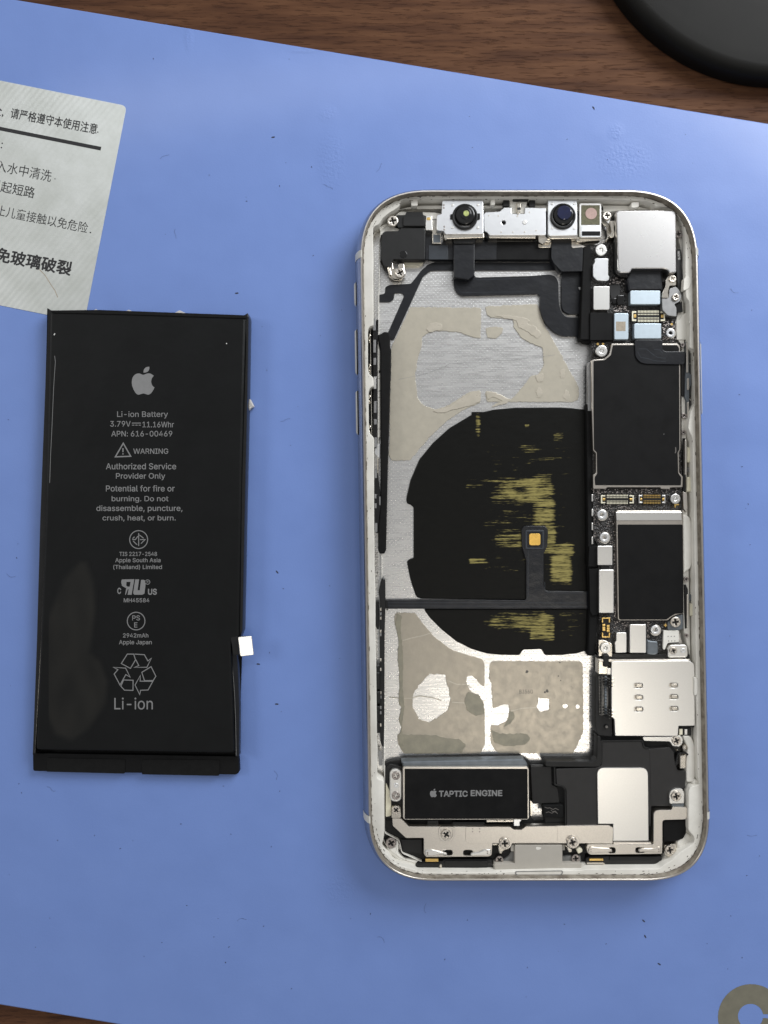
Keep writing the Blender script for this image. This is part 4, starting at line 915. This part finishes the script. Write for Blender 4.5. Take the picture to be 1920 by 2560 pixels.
# rear camera
rcm = part('rear_camera', B, [(795,290),(812,276),(1320,272),(1336,290),(1340,835),(1275,840),(1262,812),(1225,800),(940,800),(920,838),(830,840),(812,815)], 0.2, 0.70, 'camplate', ph, r=14, b=.025)
part('camera_collar', B, [(775,300),(800,292),(812,820),(830,852),(905,860),(900,880),(815,866),(780,820)], 0.3, 0.55, 'blackgloss', rcm, r=8)
part('camera_clip', B, [(738,368),(790,362),(796,400),(772,420),(782,480),(775,520),(735,520),(732,500),(752,470),(742,420)], 0.3, 0.58, 'nickel', ph, r=10, b=.02)
cbp = part('clip_plate', B, [(690,300),(745,300),(745,345),(730,400),(700,370),(680,340)], 0.3, 0.50, 'silver', ph, r=14)
screw(B, 713, 320, 38, 0.56, cbp); screw(B, 1362, 485, 34, 0.50, ledge, 'dark')
part('camera_flex_fold', B, [(922,812),(1208,815),(1212,880),(1218,1000),(905,1000),(892,900)], 0.42, 0.56, 'flex', rcm, r=10, b=.04)
part('side_flex', B, [(1345,620),(1380,622),(1385,720),(1378,760),(1400,880),(1395,980),(1350,990),(1345,880),(1338,780)], 0.3, 0.52, 'black', ph, r=8)
text('W37B', B, 1360, 680, 78, 0.5215, 'whiteprint', ph, h=20, rot=-84, bold=.02)
gb = part('grey_bracket', B, [(1206,1062),(1268,1065),(1276,978),(1335,960),(1372,1000),(1386,1040),(1372,1095),(1318,1120),(1340,1152),(1340,1232),(1262,1222),(1212,1172)], 0.4, 0.56, 'grey', ph, r=14)
part('bright_arm', B, [(1240,905),(1262,868),(1300,850),(1335,878),(1336,950),(1277,952),(1262,1015),(1270,1062),(1208,1062),(1214,1005),(1240,960)], 0.45, 0.585, 'nickel', gb, r=12)
screw(B, 1306, 890, 33, 0.61, gb); screw(B, 1335, 1055, 32, 0.60, gb)
part('black_latch', B, [(1388,1090),(1398,1188),(1345,1192),(1322,1130),(1370,1110)], 0.4, 0.50, 'blackgloss', ph, r=8)
part('white_insert', B, [(1342,1270),(1368,1262),(1395,1210),(1440,1190),(1450,1440),(1342,1440)], 0.2, 0.45, 'white', ledge, r=10)
part('white_insert', B, [(1408,882),(1440,868),(1478,885),(1475,930),(1450,980),(1400,1000)], 0.5, 0.66, 'white', ledge, r=18)
# shields
sh = part('board_shield', C, [(185,482),(240,474),(340,465),(400,410),(415,345),(425,284),(1225,284),(1255,320),(1258,1555),(1238,1592),(1242,1835),(1286,1882),(1284,2012),(1135,2014),(1130,2034),(1020,2030),(1015,2012),(372,2012),(366,2030),(206,2030),(206,1862),(240,1840),(240,1602),(206,1572),(192,1100)], 0.42, 0.52, 'rimline', ph, r=12, b=.012)
part('black_cover', C, [(212,492),(345,482),(422,420),(445,302),(1215,302),(1240,335),(1245,1555),(1224,1592),(1230,1842),(1266,1890),(1262,1988),(232,1986),(226,1890),(256,1850),(252,1590),(218,1560),(212,1100)], 0.52, 0.53, 'blackmatte', sh, r=14, b=.004)
fo = part('button_cable', C, [(702,235),(1045,235),(1042,360),(1080,378),(1312,376),(1312,536),(850,530),(770,510),(715,445)], 0.53, 0.56, 'flex', ph, r=36, b=.012)
strokes('flex_trace', C, [[(755,345),(850,350),(900,395),(980,450),(1080,460)], [(740,380),(780,450),(870,465),(940,490),(1080,500)], [(940,355),(1010,360),(1040,400)]], 5, 0.5615, 'trace', fo)
strokes('scratch', C, [[(1198,1530),(1200,1580),(1192,1600)]], 12, 0.5315, 'inkdark', sh); disc('scratch', C, 1057, 1372, 5, 0.53, 0.532, 'ink', sh, b=.001)
sh2 = part('board_shield', D, [(484,290),(500,275),(1280,275),(1294,290),(1300,440),(1314,1532),(1262,1540),(1190,1560),(1150,1590),(1120,1616),(530,1616),(510,1600),(492,440)], 0.42, 0.52, 'rimline', ph, r=10, b=.012)
part('shield_step', D, [(488,292),(1290,292),(1296,395),(494,398)], 0.52, 0.545, 'silver', sh2, r=8, b=.02)
part('black_cover', D, [(510,455),(520,445),(1292,445),(1302,455),(1312,1528),(1205,1538),(1150,1572),(1108,1605),(540,1606),(524,1590)], 0.52, 0.53, 'blackmatte', sh2, r=12, b=.004)
part('screw_tab', D, [(1120,1640),(1150,1605),(1190,1568),(1302,1545),(1306,1715),(1260,1735),(1120,1730)], 0.42, 0.47, 'slate', sh2, r=12)
screw(D, 1217, 1637, 66, 0.53, sh2)
part('white_insert', D, [(1304,320),(1345,325),(1385,350),(1415,420),(1425,560),(1425,900),(1400,980),(1330,1030),(1312,1040)], 0.2, 0.50, 'white', ledge, r=20, b=.03)
part('dotted_pad', D, [(1070,1740),(1256,1738),(1258,1880),(1120,1890),(1080,1980),(1062,1960)], 0.3, 0.47, 'white', ph, r=14)
for i in range(3):
    for j in range(2): disc('pad_bump', D, 1125 + i * 38 + j * 6, 1810 + j * 55, 7, .47, .476, 'grey', ph, b=.003)
part('clear_tape', D, [(862,1840),(900,1860),(1000,1870),(1005,2020),(960,2040),(862,2030)], 0.35, 0.46, 'slate', ph, r=24, b=.03)
lg = part('corner_lug', D, [(1120,1960),(1150,1915),(1330,1910),(1360,1930),(1366,2040),(1350,2066),(1120,2068)], 0.4, 0.52, 'silver', ph, r=20, b=.015)
screw(D, 1190, 1985, 47, 0.56, lg); screw(D, 1310, 1985, 30, 0.545, lg, 'post')
# right edge mechanics
pb = part('button_pocket', C, [(1262,285),(1330,280),(1360,345),(1410,360),(1436,425),(1436,1000),(1410,1050),(1365,1085),(1262,1090)], 0.15, 0.30, 'void', ph, r=20, b=0)
ps = part('power_switch', C, [(1322,262),(1350,262),(1362,640),(1385,650),(1388,780),(1362,820),(1362,980),(1358,1235),(1340,1240),(1335,980),(1310,930),(1318,640)], 0.2, 0.50, 'slate', ph, r=8)
for a in ((1326,268,1350,630),(1336,700,1360,840),(1340,985,1358,1225)): part('spring_plate', C, rc(*a), 0.5, 0.53, 'bracket', ps, r=5, b=.006)
part('switch_body', C, [(1265,380),(1315,380),(1318,880),(1290,930),(1265,900)], 0.2, 0.45, 'black', ps, r=10)
for dy in (430, 860):
    bm = bmesh.new(); pts = []
    for i in range(22):
        t = i / 21; c = wp(C, (1392 + 16 * math.sin(t * 8), dy + t * 140), .44); pts.append((c.x, c.y, .44 + .04 * math.sin(t * 7)))
    tube(bm, pts, 0.015); finish('dome_spring', bm, 'nickel', ps)
for fr, x, y, r_ in ((C, 1285, 300, 26), (C, 1302, 1150, 32), (C, 1296, 1352, 28), (D, 1340, 245, 26), (D, 1347, 1112, 30), (D, 1350, 1800, 26)):
    screw(fr, x, y, r_, 0.50, ledge, 'dark')
sf = part('antenna_strip_flex', C, [(1285,1420),(1320,1420),(1325,1500),(1325,2212),(1290,2212),(1282,1500)], 0.2, 0.46, 'blackgloss', ph, r=6, b=.02)
for a in ((1336,1530,1390,1712),(1336,1886,1394,2066)): part('spring_contact', C, rc(*a), 0.3, 0.50, 'cream', ph, r=6, b=.015)
part('spring_contact', C, rc(1310, 1440, 1332, 1860), 0.3, 0.53, 'bracket', sf, r=5, b=.006)
part('spring_contact', C, rc(1340, 1770, 1388, 1830), 0.3, 0.44, 'grey', ph, r=5, b=.01)
part('strip_metal', D, [(1305,40),(1345,60),(1360,240),(1345,300),(1312,250)], 0.3, 0.52, 'bracket', sf, r=8)
s2 = part('side_flex', D, [(1320,1180),(1345,1175),(1370,1240),(1372,1480),(1365,1700),(1335,1720),(1325,1500)], 0.2, 0.46, 'blackgloss', ph, r=8, b=.02)
part('spring_contact', D, rc(1352, 1300, 1368, 1700), 0.3, 0.50, 'bracket', s2, r=5, b=.006)
part('spring_contact', D, rc(1395, 1412, 1445, 1562), 0.3, 0.50, 'cream', ph, r=5, b=.015)
part('spring_contact', D, rc(1378, 1300, 1430, 1380), 0.3, 0.44, 'slate', ph, r=5, b=.015)
part('side_pocket', D, [(1380,1190),(1440,1230),(1445,1400),(1382,1440)], 0.15, 0.34, 'void', ph, r=10, b=0)

# ---- SIM tray
sim = part('card_tray', E, [(530,196),(560,190),(1212,182),(1262,204),(1272,230),(1276,766),(1130,768),(1124,858),(562,856),(556,705),(530,690)], 0.3, 0.60, 'silver', ph, r=10, b=.012,
     holes=[rnd(rc(x - 39, y - 21, x + 39, y + 21), 21, 5) for x, y in ((770, 407), (1083, 405), (772, 512), (1086, 508), (773, 618), (1087, 613))])
for x, y in ((770, 407), (1083, 405), (772, 512), (1086, 508), (773, 618), (1087, 613)):
    part('embossed_slot', E, rnd(rc(x - 24, y - 19, x + 38, y + 19), 19, 5), 0.5, 0.596, 'nickel', sim, b=.02)
    part('slot_back', E, rnd(rc(x - 42, y - 24, x + 42, y + 24), 20, 5), 0.5, 0.56, 'bracket', sim, b=0)
part('tray_edge', E, [(420,176),(1226,170),(1228,186),(530,196),(420,192)], 0.3, 0.57, 'bracket', sim, r=3)
part('tray_gap', E, [(405,120),(1230,130),(1232,172),(700,172),(405,170)], 0.2, 0.45, 'blackgloss', ph, r=6)
part('tray_gap', E, [(1268,200),(1284,215),(1290,760),(1270,780),(1150,782),(1150,760),(1268,760)], 0.2, 0.50, 'black', sim, r=6)
part('tray_tab', E, [(1268,330),(1290,335),(1304,360),(1304,470),(1290,495),(1270,500)], 0.4, 0.66, 'white', ledge, r=12, b=.02)
sc_ = part('card_connector', E, [(410,290),(532,250),(535,860),(412,850),(388,785),(390,330)], 0.2, 0.50, 'black', ph, r=8)
part('metal_tab', E, rc(414, 168, 498, 306), 0.3, 0.55, 'nickel', sc_, r=5, b=.012)
part('black_shim', E, rc(456, 130, 510, 240), 0.5, 0.58, 'black', sc_, r=10, b=.02)
part('connector_well', E, [(412,320),(500,312),(505,680),(420,672)], 0.5, 0.515, 'blackgloss', sc_, r=10)
for i in range(13):
    for x, r_ in ((440, 11), (480, 13)):
        disc('solder_bump', E, x, 335 + i * 27, r_, 0.51, 0.55, 'blackgloss' if x == 440 else 'slate', sc_, b=.018)
for y in (338, 362, 386, 408, 612, 638, 662, 688):
    bm = bmesh.new(); pts = []
    for i in range(9):
        t = i / 8; c = wp(E, (470 + 80 * t, y + 8 * math.sin(t * 3)), .6); pts.append((c.x, c.y, .56 + .05 * math.sin(t * 3)))
    tube(bm, pts, 0.016, 6); finish('contact_leg', bm, 'blackgloss', sc_)
for y in (345, 372, 402, 624, 655, 682): part('contact_tip', E, rc(532, y - 8, 554, y + 8), 0.55, 0.615, 'nickel', sc_, r=3, b=.006)
part('metal_tab', E, rc(490, 250, 525, 310), 0.5, 0.56, 'silver', sc_, r=3)
disc('solder_bump', E, 488, 775, 20, .5, .55, 'blackgloss', sc_, b=.02)
sw = part('tray_switch', E, [(1130,782),(1245,785),(1245,850),(1135,860)], 0.3, 0.50, 'black', ph, r=6)
part('switch_contact', E, rc(1136, 794, 1166, 846), 0.5, 0.53, 'cream', sw, r=4); part('switch_contact', E, rc(1182, 796, 1208, 846), 0.5, 0.53, 'silver', sw, r=4)
part('white_insert', E, [(1160,850),(1238,858),(1262,900),(1282,960),(1280,1220),(1262,1270),(1200,1270),(1196,1100),(1210,960)], 0.3, 0.52, 'white', ledge, r=22, b=.03)
part('white_insert', E, [(1270,1240),(1318,1260),(1318,1290),(1280,1305),(1250,1280)], 0.3, 0.56, 'white', ledge, r=12, b=.02)
lg2 = part('tray_lug', E, [(806,864),(1068,862),(1085,850),(1150,852),(1168,885),(1164,925),(1135,952),(1075,945),(1050,905),(820,900)], 0.4, 0.56, 'silver', ph, r=14)
screw(E, 1113, 900, 40, 0.60, lg2)
disc('metal_knob', E, 1186, 962, 24, 0.45, 0.56, 'nickel', lg2, b=.04)
part('spring_contact', E, [(1140,1034),(1200,1022),(1198,1148),(1142,1150)], 0.4, 0.60, 'nickel', ph, r=6, b=.02)
part('spring_frame', E, [(1120,1010),(1140,1000),(1225,1010),(1225,1030),(1150,1050),(1140,1090),(1110,1130),(1092,1110)], 0.4, 0.52, 'blackgloss', ph, r=8, b=.02)
# ---- loudspeaker
part('speaker_tray', E, [(-60,1060),(400,1060),(410,830),(560,862),(900,862),(1060,920),(1110,1000),(1120,1160),(1215,1240),(1218,1700),(1150,1790),(985,1900),(-700,1900),(-700,1640),(-60,1640)], 0.2, 0.40, 'void', ph, r=10, b=0)
ls = part('loudspeaker', E, [(452,908),(804,904),(812,950),(830,968),(870,972),(1052,955),(1085,1000),(1098,1100),(1120,1160),(1190,1165),(1188,1325),(1160,1330),(1160,1478),(884,1480),(884,1660),(130,1650),(126,1335),(95,1300),(40,1288),(34,1148),(400,1138),(440,1120)], 0.3, 0.52, 'spk', ph, r=14, b=.012)
part('speaker_wall', E, [(404,850),(436,862),(436,900),(446,912),(446,1090),(430,1126),(400,1134),(0,1132),(-60,1128),(-60,1080),(370,1084),(400,1060)], 0.3, 0.55, 'black', ls, r=16, b=.015)
part('speaker_ridge', E, [(436,900),(445,896),(812,893),(822,940),(838,958),(872,962),(872,972),(830,970),(812,950),(803,905),(456,909),(450,1100),(436,1110)], 0.5, 0.54, 'black', ls, r=6, b=.006)
part('speaker_ridge', E, [(18,1135),(30,1135),(34,1285),(95,1298),(122,1330),(128,1648),(116,1648),(112,1335),(88,1308),(20,1296)], 0.5, 0.54, 'black', ls, r=8, b=.006)
part('speaker_recess', E, [(872,975),(1050,960),(1080,1005),(1095,1105),(1120,1168),(1186,1172),(1184,1322),(1156,1326),(1156,1474),(884,1476)], 0.52, 0.526, 'spk', ls, r=10, b=.003)
part('speaker_plate', E, [(402,1140),(856,1140),(862,1790),(545,1792),(545,1640),(410,1640)], 0.5, 0.56, 'silver', ls, r=[62, 62, 4, 4, 4, 4], b=.008)
part('plate_lip', E, [(546,1796),(884,1800),(886,1826),(546,1826)], 0.4, 0.535, 'bracket', ls, r=3, b=.01)
part('rubber_pad', E, [(-80,1475),(92,1468),(104,1480),(102,1578),(90,1588),(-80,1582)], 0.4, 0.53, 'foam', ph, r=10, b=.02)
strokes('pad_scuff', E, [[(-65,1490),(-40,1500),(-20,1496),(10,1512),(30,1500),(60,1515)], [(-55,1540),(-30,1532),(0,1545),(20,1530),(45,1540)], [(-10,1515),(5,1530),(30,1525),(50,1550)]], 5, 0.532, 'inkdark', ph)
part('speaker_insert', F, [(1425,372),(1590,372),(1595,515),(1640,540),(1655,660),(1440,670)], 0.3, 0.47, 'black', ph, r=8)
br = part('corner_bracket', E, [(905,1550),(920,1524),(950,1516),(1068,1514),(1072,1488),(1204,1490),(1206,1580),(1190,1602),(1000,1606),(986,1620),(986,1812),(982,1908),(342,1916),(318,1900),(308,1860),(312,1824),(905,1822)], 0.4, 0.58, 'bracket', ph, r=14, b=.010,
     holes=[rnd(rc(505, 1850, 566, 1902), 22), rnd(rc(745, 1850, 830, 1898), 22)])
part('spring_contact', E, [(325,1860),(345,1845),(420,1855),(510,1860),(540,1872),(540,1892),(430,1900),(340,1908),(325,1895)], 0.57, 0.61, 'bracket', br, r=12, b=.02)
part('spring_contact', E, [(975,1860),(960,1845),(900,1862),(790,1862),(765,1872),(780,1895),(880,1890),(960,1902),(975,1895)], 0.57, 0.61, 'bracket', br, r=12, b=.02)
for x, y in ((348,1870),(348,1888),(952,1866),(952,1884)): disc('weld_dot', E, x, y, 6, .6, .614, 'darkscrew', br, b=.002)
part('rear_cover', E, [(992,1612),(1194,1606),(1196,1720),(1170,1770),(1110,1792),(994,1792)], 0.3, 0.50, 'blackmatte', ph, r=10)
lg3 = part('speaker_lug', E, [(1044,1380),(1062,1340),(1100,1324),(1162,1326),(1180,1360),(1180,1458),(1048,1462)], 0.4, 0.58, 'silver', ph, r=14, b=.012)
screw(E, 1110, 1396, 46, 0.62, lg3)
part('lug_step', E, rc(1068, 1458, 1178, 1486), 0.4, 0.53, 'slate', lg3, r=5)
lg4 = part('corner_lug', E, [(1000,1830),(1106,1814),(1110,1930),(1060,1945),(1000,1910)], 0.3, 0.52, 'nickel', ph, r=14)
screw(E, 1053, 1876, 46, 0.57, lg4)
part('white_insert', E, [(1115,1800),(1200,1712),(1262,1768),(1262,1805),(1120,1905),(1040,1975),(1000,1990),(1005,1940),(1110,1930)], 0.2, 0.48, 'white', ledge, r=22, b=.05)
# ---- vibration motor
part('motor_well', F, [(262,350),(300,330),(380,318),(1385,308),(1430,340),(1430,860),(1000,900),(262,1000)], 0.2, 0.33, 'void', ph, r=16, b=0)
vm = part('vibration_motor', F, [(404,385),(418,372),(1396,372),(1410,388),(1414,780),(1400,796),(420,796),(406,780)], 0.2, 0.60, 'bracket', ph, r=8, b=.012)
part('motor_label', F, rc(420, 390, 1402, 790), 0.60, 0.608, 'blackmatte', vm, r=6, b=.003)
part('motor_shoulder', F, [(392,330),(1365,310),(1400,350),(1400,376),(408,378)], 0.3, 0.52, 'slate', vm, r=8, b=.03)
logo(F, 649, 582, .36, 0.610, vm)
text('TAPTIC', F, 808, 588, 230, 0.610, 'ink', vm, h=50, bold=.030); text('ENGINE', F, 1073, 583, 254, 0.610, 'ink', vm, h=50, bold=.030)
part('motor_tab', F, [(1075,798),(1290,798),(1285,814),(1072,816)], 0.4, 0.56, 'nickel', vm, r=3)
for x in (1150, 1212): part('tab_notch', F, rc(x, 796, x + 12, 806), 0.55, 0.563, 'black', vm, b=.001)
part('motor_tab', F, [(1290,786),(1342,786),(1352,805),(1338,812),(1338,846),(1290,846)], 0.4, 0.585, 'silverlight', vm, r=4)
part('motor_tab', F, [(1420,640),(1436,650),(1436,765),(1424,768)], 0.4, 0.56, 'nickel', vm, r=4)
mb = part('motor_mount', F, [(264,480),(268,390),(300,355),(402,370),(404,790),(262,780)], 0.3, 0.44, 'black', ph, r=12)
b1 = part('mount_plate', F, rc(300, 394, 396, 652), 0.44, 0.56, 'silver', mb, r=44, b=.02)
screw(F, 350, 447, 33, 0.59, mb, 'dark'); screw(F, 350, 605, 33, 0.59, mb, 'dark'); screw(F, 353, 522, 19, 0.58, mb, 'post')
part('cream_edge', F, [(270,500),(298,560),(312,650),(312,765),(268,775)], 0.43, 0.47, 'cream', mb, r=12)
part('mount_lug', F, [(314,740),(316,700),(335,682),(372,682),(388,700),(392,782),(316,786)], 0.44, 0.56, 'nickel', mb, r=14)
screw(F, 351, 720, 35, 0.60, mb)
# ---- bottom bracket
part('bottom_cavity', F, [(262,800),(900,810),(1450,800),(1450,1200),(560,1200),(400,1080),(380,990),(262,930)], 0.2, 0.34, 'void', ph, r=10, b=0)
bb = part('bottom_bracket', F, [(320,786),(394,786),(455,850),(1262,850),(1292,873),(1352,873),(1388,846),(2050,838),(2086,862),(2080,985),(1290,985),(1250,990),(1120,985),(1115,1078),(1090,1090),(592,1094),(572,1070),(572,942),(430,942),(325,845)], 0.42, 0.56, 'bracket', ph, r=9, b=.010,
     holes=[rnd(rc(722, 1038, 802, 1080), 20), rnd(rc(888, 1038, 966, 1082), 20), circ(1217, 990, 1, 3)] [:2])
part('raised_panel', F, [(905,856),(925,852),(1262,852),(1292,876),(1352,876),(1388,850),(1640,846),(1640,980),(1200,982),(925,985),(905,965)], 0.56, 0.572, 'bracket', bb, r=12, b=.01)
part('raised_loop', F, [(690,852),(822,852),(822,930),(790,975),(755,985),(712,970),(690,925)], 0.56, 0.575, 'bracket', bb, r=24, b=.008, holes=[rnd([(708,862),(804,862),(804,925),(780,955),(755,964),(725,955),(708,920)], 22)])
screw(F, 752, 915, 40, 0.60, bb)
part('spring_contact', F, [(580,1040),(640,1036),(700,1052),(760,1062),(760,1082),(700,1075),(640,1088),(582,1084)], 0.55, 0.60, 'silver', bb, r=12, b=.02)
part('spring_contact', F, [(1110,1036),(1060,1034),(1010,1056),(945,1062),(945,1086),(1020,1084),(1070,1084),(1110,1076)], 0.55, 0.60, 'silver', bb, r=12, b=.02)
for x, y in ((602,1058),(602,1070),(1080,1050),(1080,1064),(962,868),(962,890),(1018,868),(1018,890)): disc('weld_dot', F, x, y, 6, .57, .603 if y > 1000 else .575, 'darkscrew', bb, b=.002)
screw(F, 312, 982, 42, 0.46, ledge, 'dark')
part('frosted_insert', F, [(278,1010),(340,1020),(345,960),(375,960),(370,1060),(420,1110),(545,1120),(520,1180),(440,1160),(370,1130),(320,1090),(280,1050)], 0.2, 0.42, 'white', ledge, r=14, b=.05)
part('battery_bay_block', F, [(385,955),(565,950),(565,1085),(400,1050)], 0.2, 0.40, 'black', ph, r=10, b=.03)
part('motor_flex', F, [(600,800),(690,800),(690,845),(800,845),(800,815),(1060,815),(1060,850),(600,850)], 0.2, 0.46, 'blackgloss', ph, r=6, b=.02)
# microphones
for fr, xs, gx in ((F, (505, 1130), (585, 1106, 690, 1132)),):
    mm = part('microphone_module', F, [(505,1150),(520,1130),(720,1125),(735,1112),(1120,1112),(1132,1200),(1090,1206),(520,1200),(505,1185)], 0.2, 0.44, 'blackgloss', ph, r=10, b=.02)
    part('gold_contact', F, rc(*gx), 0.4, 0.47, 'gold', mm, r=4, b=.01)
    part('mesh_bar', F, rc(740, 1125, 1085, 1175), 0.44, 0.465, 'black', mm, r=6, b=.01)
    part('mesh_frame', F, rc(530, 1142, 700, 1160), 0.44, 0.462, 'black', mm, r=6, b=.008)
    part('solder_drop', F, [(700,1150),(716,1150),(718,1176),(708,1184),(698,1172)], 0.44, 0.48, 'nickel', mm, r=6, b=.01)
mm = part('microphone_module', E, [(300,1945),(330,1932),(510,1928),(980,1925),(986,1972),(984,2020),(950,2034),(300,2034)], 0.2, 0.44, 'blackgloss', ph, r=10, b=.02)
part('gold_contact', E, rc(332, 1948, 458, 1970), 0.44, 0.465, 'gold', mm, r=4, b=.01)
part('mesh_frame', E, rc(310, 1984, 460, 2000), 0.44, 0.47, 'bracket', mm, r=6, b=.008)
part('mesh_bar', E, rc(515, 1932, 978, 1970), 0.44, 0.465, 'black', mm, r=6, b=.01)
disc('solder_drop', E, 461, 1998, 11, 0.44, 0.48, 'nickel', mm, b=.01)
# charging port
part('port_well', Q, [(250,600),(600,610),(1250,610),(1560,600),(1560,900),(1500,960),(300,960),(250,900)], 0.2, 0.36, 'void', ph, r=10, b=0)
pt = part('charging_port', Q, [(592,624),(1250,624),(1252,882),(1505,872),(1514,890),(1512,945),(1495,962),(1000,966),(600,978),(340,982),(312,960),(305,895),(318,880),(592,880)], 0.3, 0.55, 'portgrey', ph, r=12, b=.012)
part('port_shoulder', Q, [(538,614),(590,624),(590,712),(538,712)], 0.3, 0.50, 'portgrey', pt, r=10); part('port_shoulder', Q, [(1250,620),(1286,620),(1286,696),(1250,698)], 0.3, 0.50, 'portgrey', pt, r=8)
part('port_web', Q, [(540,714),(590,714),(590,882),(330,882),(312,860),(330,810),(440,830),(510,780)], 0.3, 0.42, 'portdark', pt, r=10)
part('port_web', Q, [(1252,780),(1500,770),(1512,870),(1252,880)], 0.3, 0.42, 'portdark', pt, r=10)
part('port_lip', Q, [(605,940),(1248,930),(1250,966),(600,978)], 0.55, 0.556, 'portgrey', pt, r=8, b=.004)
part('port_mark', Q, [(880,658),(900,650),(960,660),(955,672),(930,690),(890,690)], 0.55, 0.554, 'white', pt, r=12, b=.002)
screw(Q, 380, 830, 56, 0.47, pt, 'dark'); screw(Q, 1435, 812, 60, 0.47, pt, 'dark')
for (x, y), tabp in (((455, 605), [(355,615),(420,640),(470,690),(430,710),(410,748),(380,745),(365,700)]), ((1390, 590), [(1288,620),(1340,650),(1385,680),(1385,720),(1340,728),(1320,690)])):
    part('port_tab', Q, tabp, 0.4, 0.57, 'nickel', bb, r=10, b=.02)
    disc('screw_collar', Q, x + 6, y - 12, 92, 0.56, 0.574, 'bracket', bb, b=.006)
    screw(Q, x, y, 72, 0.64, bb)
part('port_tab', Q, [(1440,690),(1480,655),(1530,680),(1530,720),(1470,750)], 0.4, 0.52, 'cream', bb, r=16, b=.02)
part('port_tab', Q, [(278,606),(350,600),(350,625),(300,630),(280,625)], 0.4, 0.54, 'nickel', bb, r=6, b=.01)
part('port_gasket', Q, [(600,985),(1252,975),(1262,1010),(1230,1045),(630,1052),(592,1020)], zl, zl + .008, 'grey', ledge, r=24, b=.004, holes=[rnd([(618,996),(1238,986),(1245,1010),(1222,1034),(640,1040),(608,1018)], 20)])
strokes('port_grime', Q, [[(650,974),(760,978),(880,976),(1000,972),(1080,974),(1150,968),(1235,974)]], 9, 0.558, 'inkblack', pt)

# dirt on the rim and ledge
bm = bmesh.new(); rr = random.Random(11); offs = {d: offset(outl, d) for d in (0.17, 0.178, 0.19, 0.21, 0.26)}
for i in range(560):
    k = rr.randrange(len(outl)); d = rr.choice((0.178, 0.19, 0.19, 0.21, 0.26)); p = offs[d][k]; q = offs[d][(k + 1) % len(outl)]; t = rr.random(); c = p + (q - p) * t
    if rr.random() < .55 and not (c.y > 6.2 or c.y < -5.6): continue
    e = (q - p).normalized(); a = rr.uniform(.005, .03) * (1 if d > .2 else 2.4); b_ = rr.uniform(.003, .009) ; nn = Vector((-e.y, e.x))
    lp = [c + e * (a * math.cos(th)) + nn * (b_ * math.sin(th)) for th in [j * math.pi / 3 for j in range(6)]]
    add_prism(bm, [lp], zl - .001, zl + .003, 0)
finish('rim_grime', bm, mat('brown_grime', (0.07, 0.055, 0.04), .7), ledge, kind='stuff')
# lint and specks on the mat
bm = bmesh.new(); rr = random.Random(5)
spots = [(1609, 2302), (1613, 2341), (592, 733), (693, 1430), (646, 1660), (692, 1760), (631, 1788), (1484, 270), (683, 343), (1780, 975), (1648, 2410)] + [(rr.uniform(20, 1900), rr.uniform(60, 2500)) for _ in range(170)]
for i, (x, y) in enumerate(spots):
    if y < 320 * x / 1920 + 20 or (x < 330 and y < 800) or (70 < x < 640 and 740 < y < 1960) or (870 < x < 1800 and 440 < y < 2230): continue
    c = shift(x, y, 0); a = rr.uniform(0, 3.1); s = (.045 if i < 11 else rr.uniform(.008, .022)); e = Vector((math.cos(a), math.sin(a))); nn = Vector((-e.y, e.x))
    lp = [c + e * (s * math.cos(th)) + nn * (s * .35 * math.sin(th)) for th in [j * math.pi / 3 for j in range(6)]]
    add_prism(bm, [lp], 0.0005, 0.006, 0)
for i in range(26):
    x, y = rr.uniform(20, 1900), rr.uniform(350, 2480)
    if (x < 330 and y < 800) or (60 < x < 650 and 740 < y < 1960) or (860 < x < 1810 and 440 < y < 2240): continue
    c = shift(x, y, 0); a = rr.uniform(0, 6.28); pts = []
    for j in range(9): pts.append((c.x, c.y, .004)); c = c + Vector((math.cos(a), math.sin(a))) * .03; a += rr.uniform(-.5, .5)
    tube(bm, pts, .0016, 4)
ln = finish('lint', bm, 'lint'); tag(ln, 'tiny dark specks and fibres of lint scattered over the blue mat', 'lint', kind='stuff')
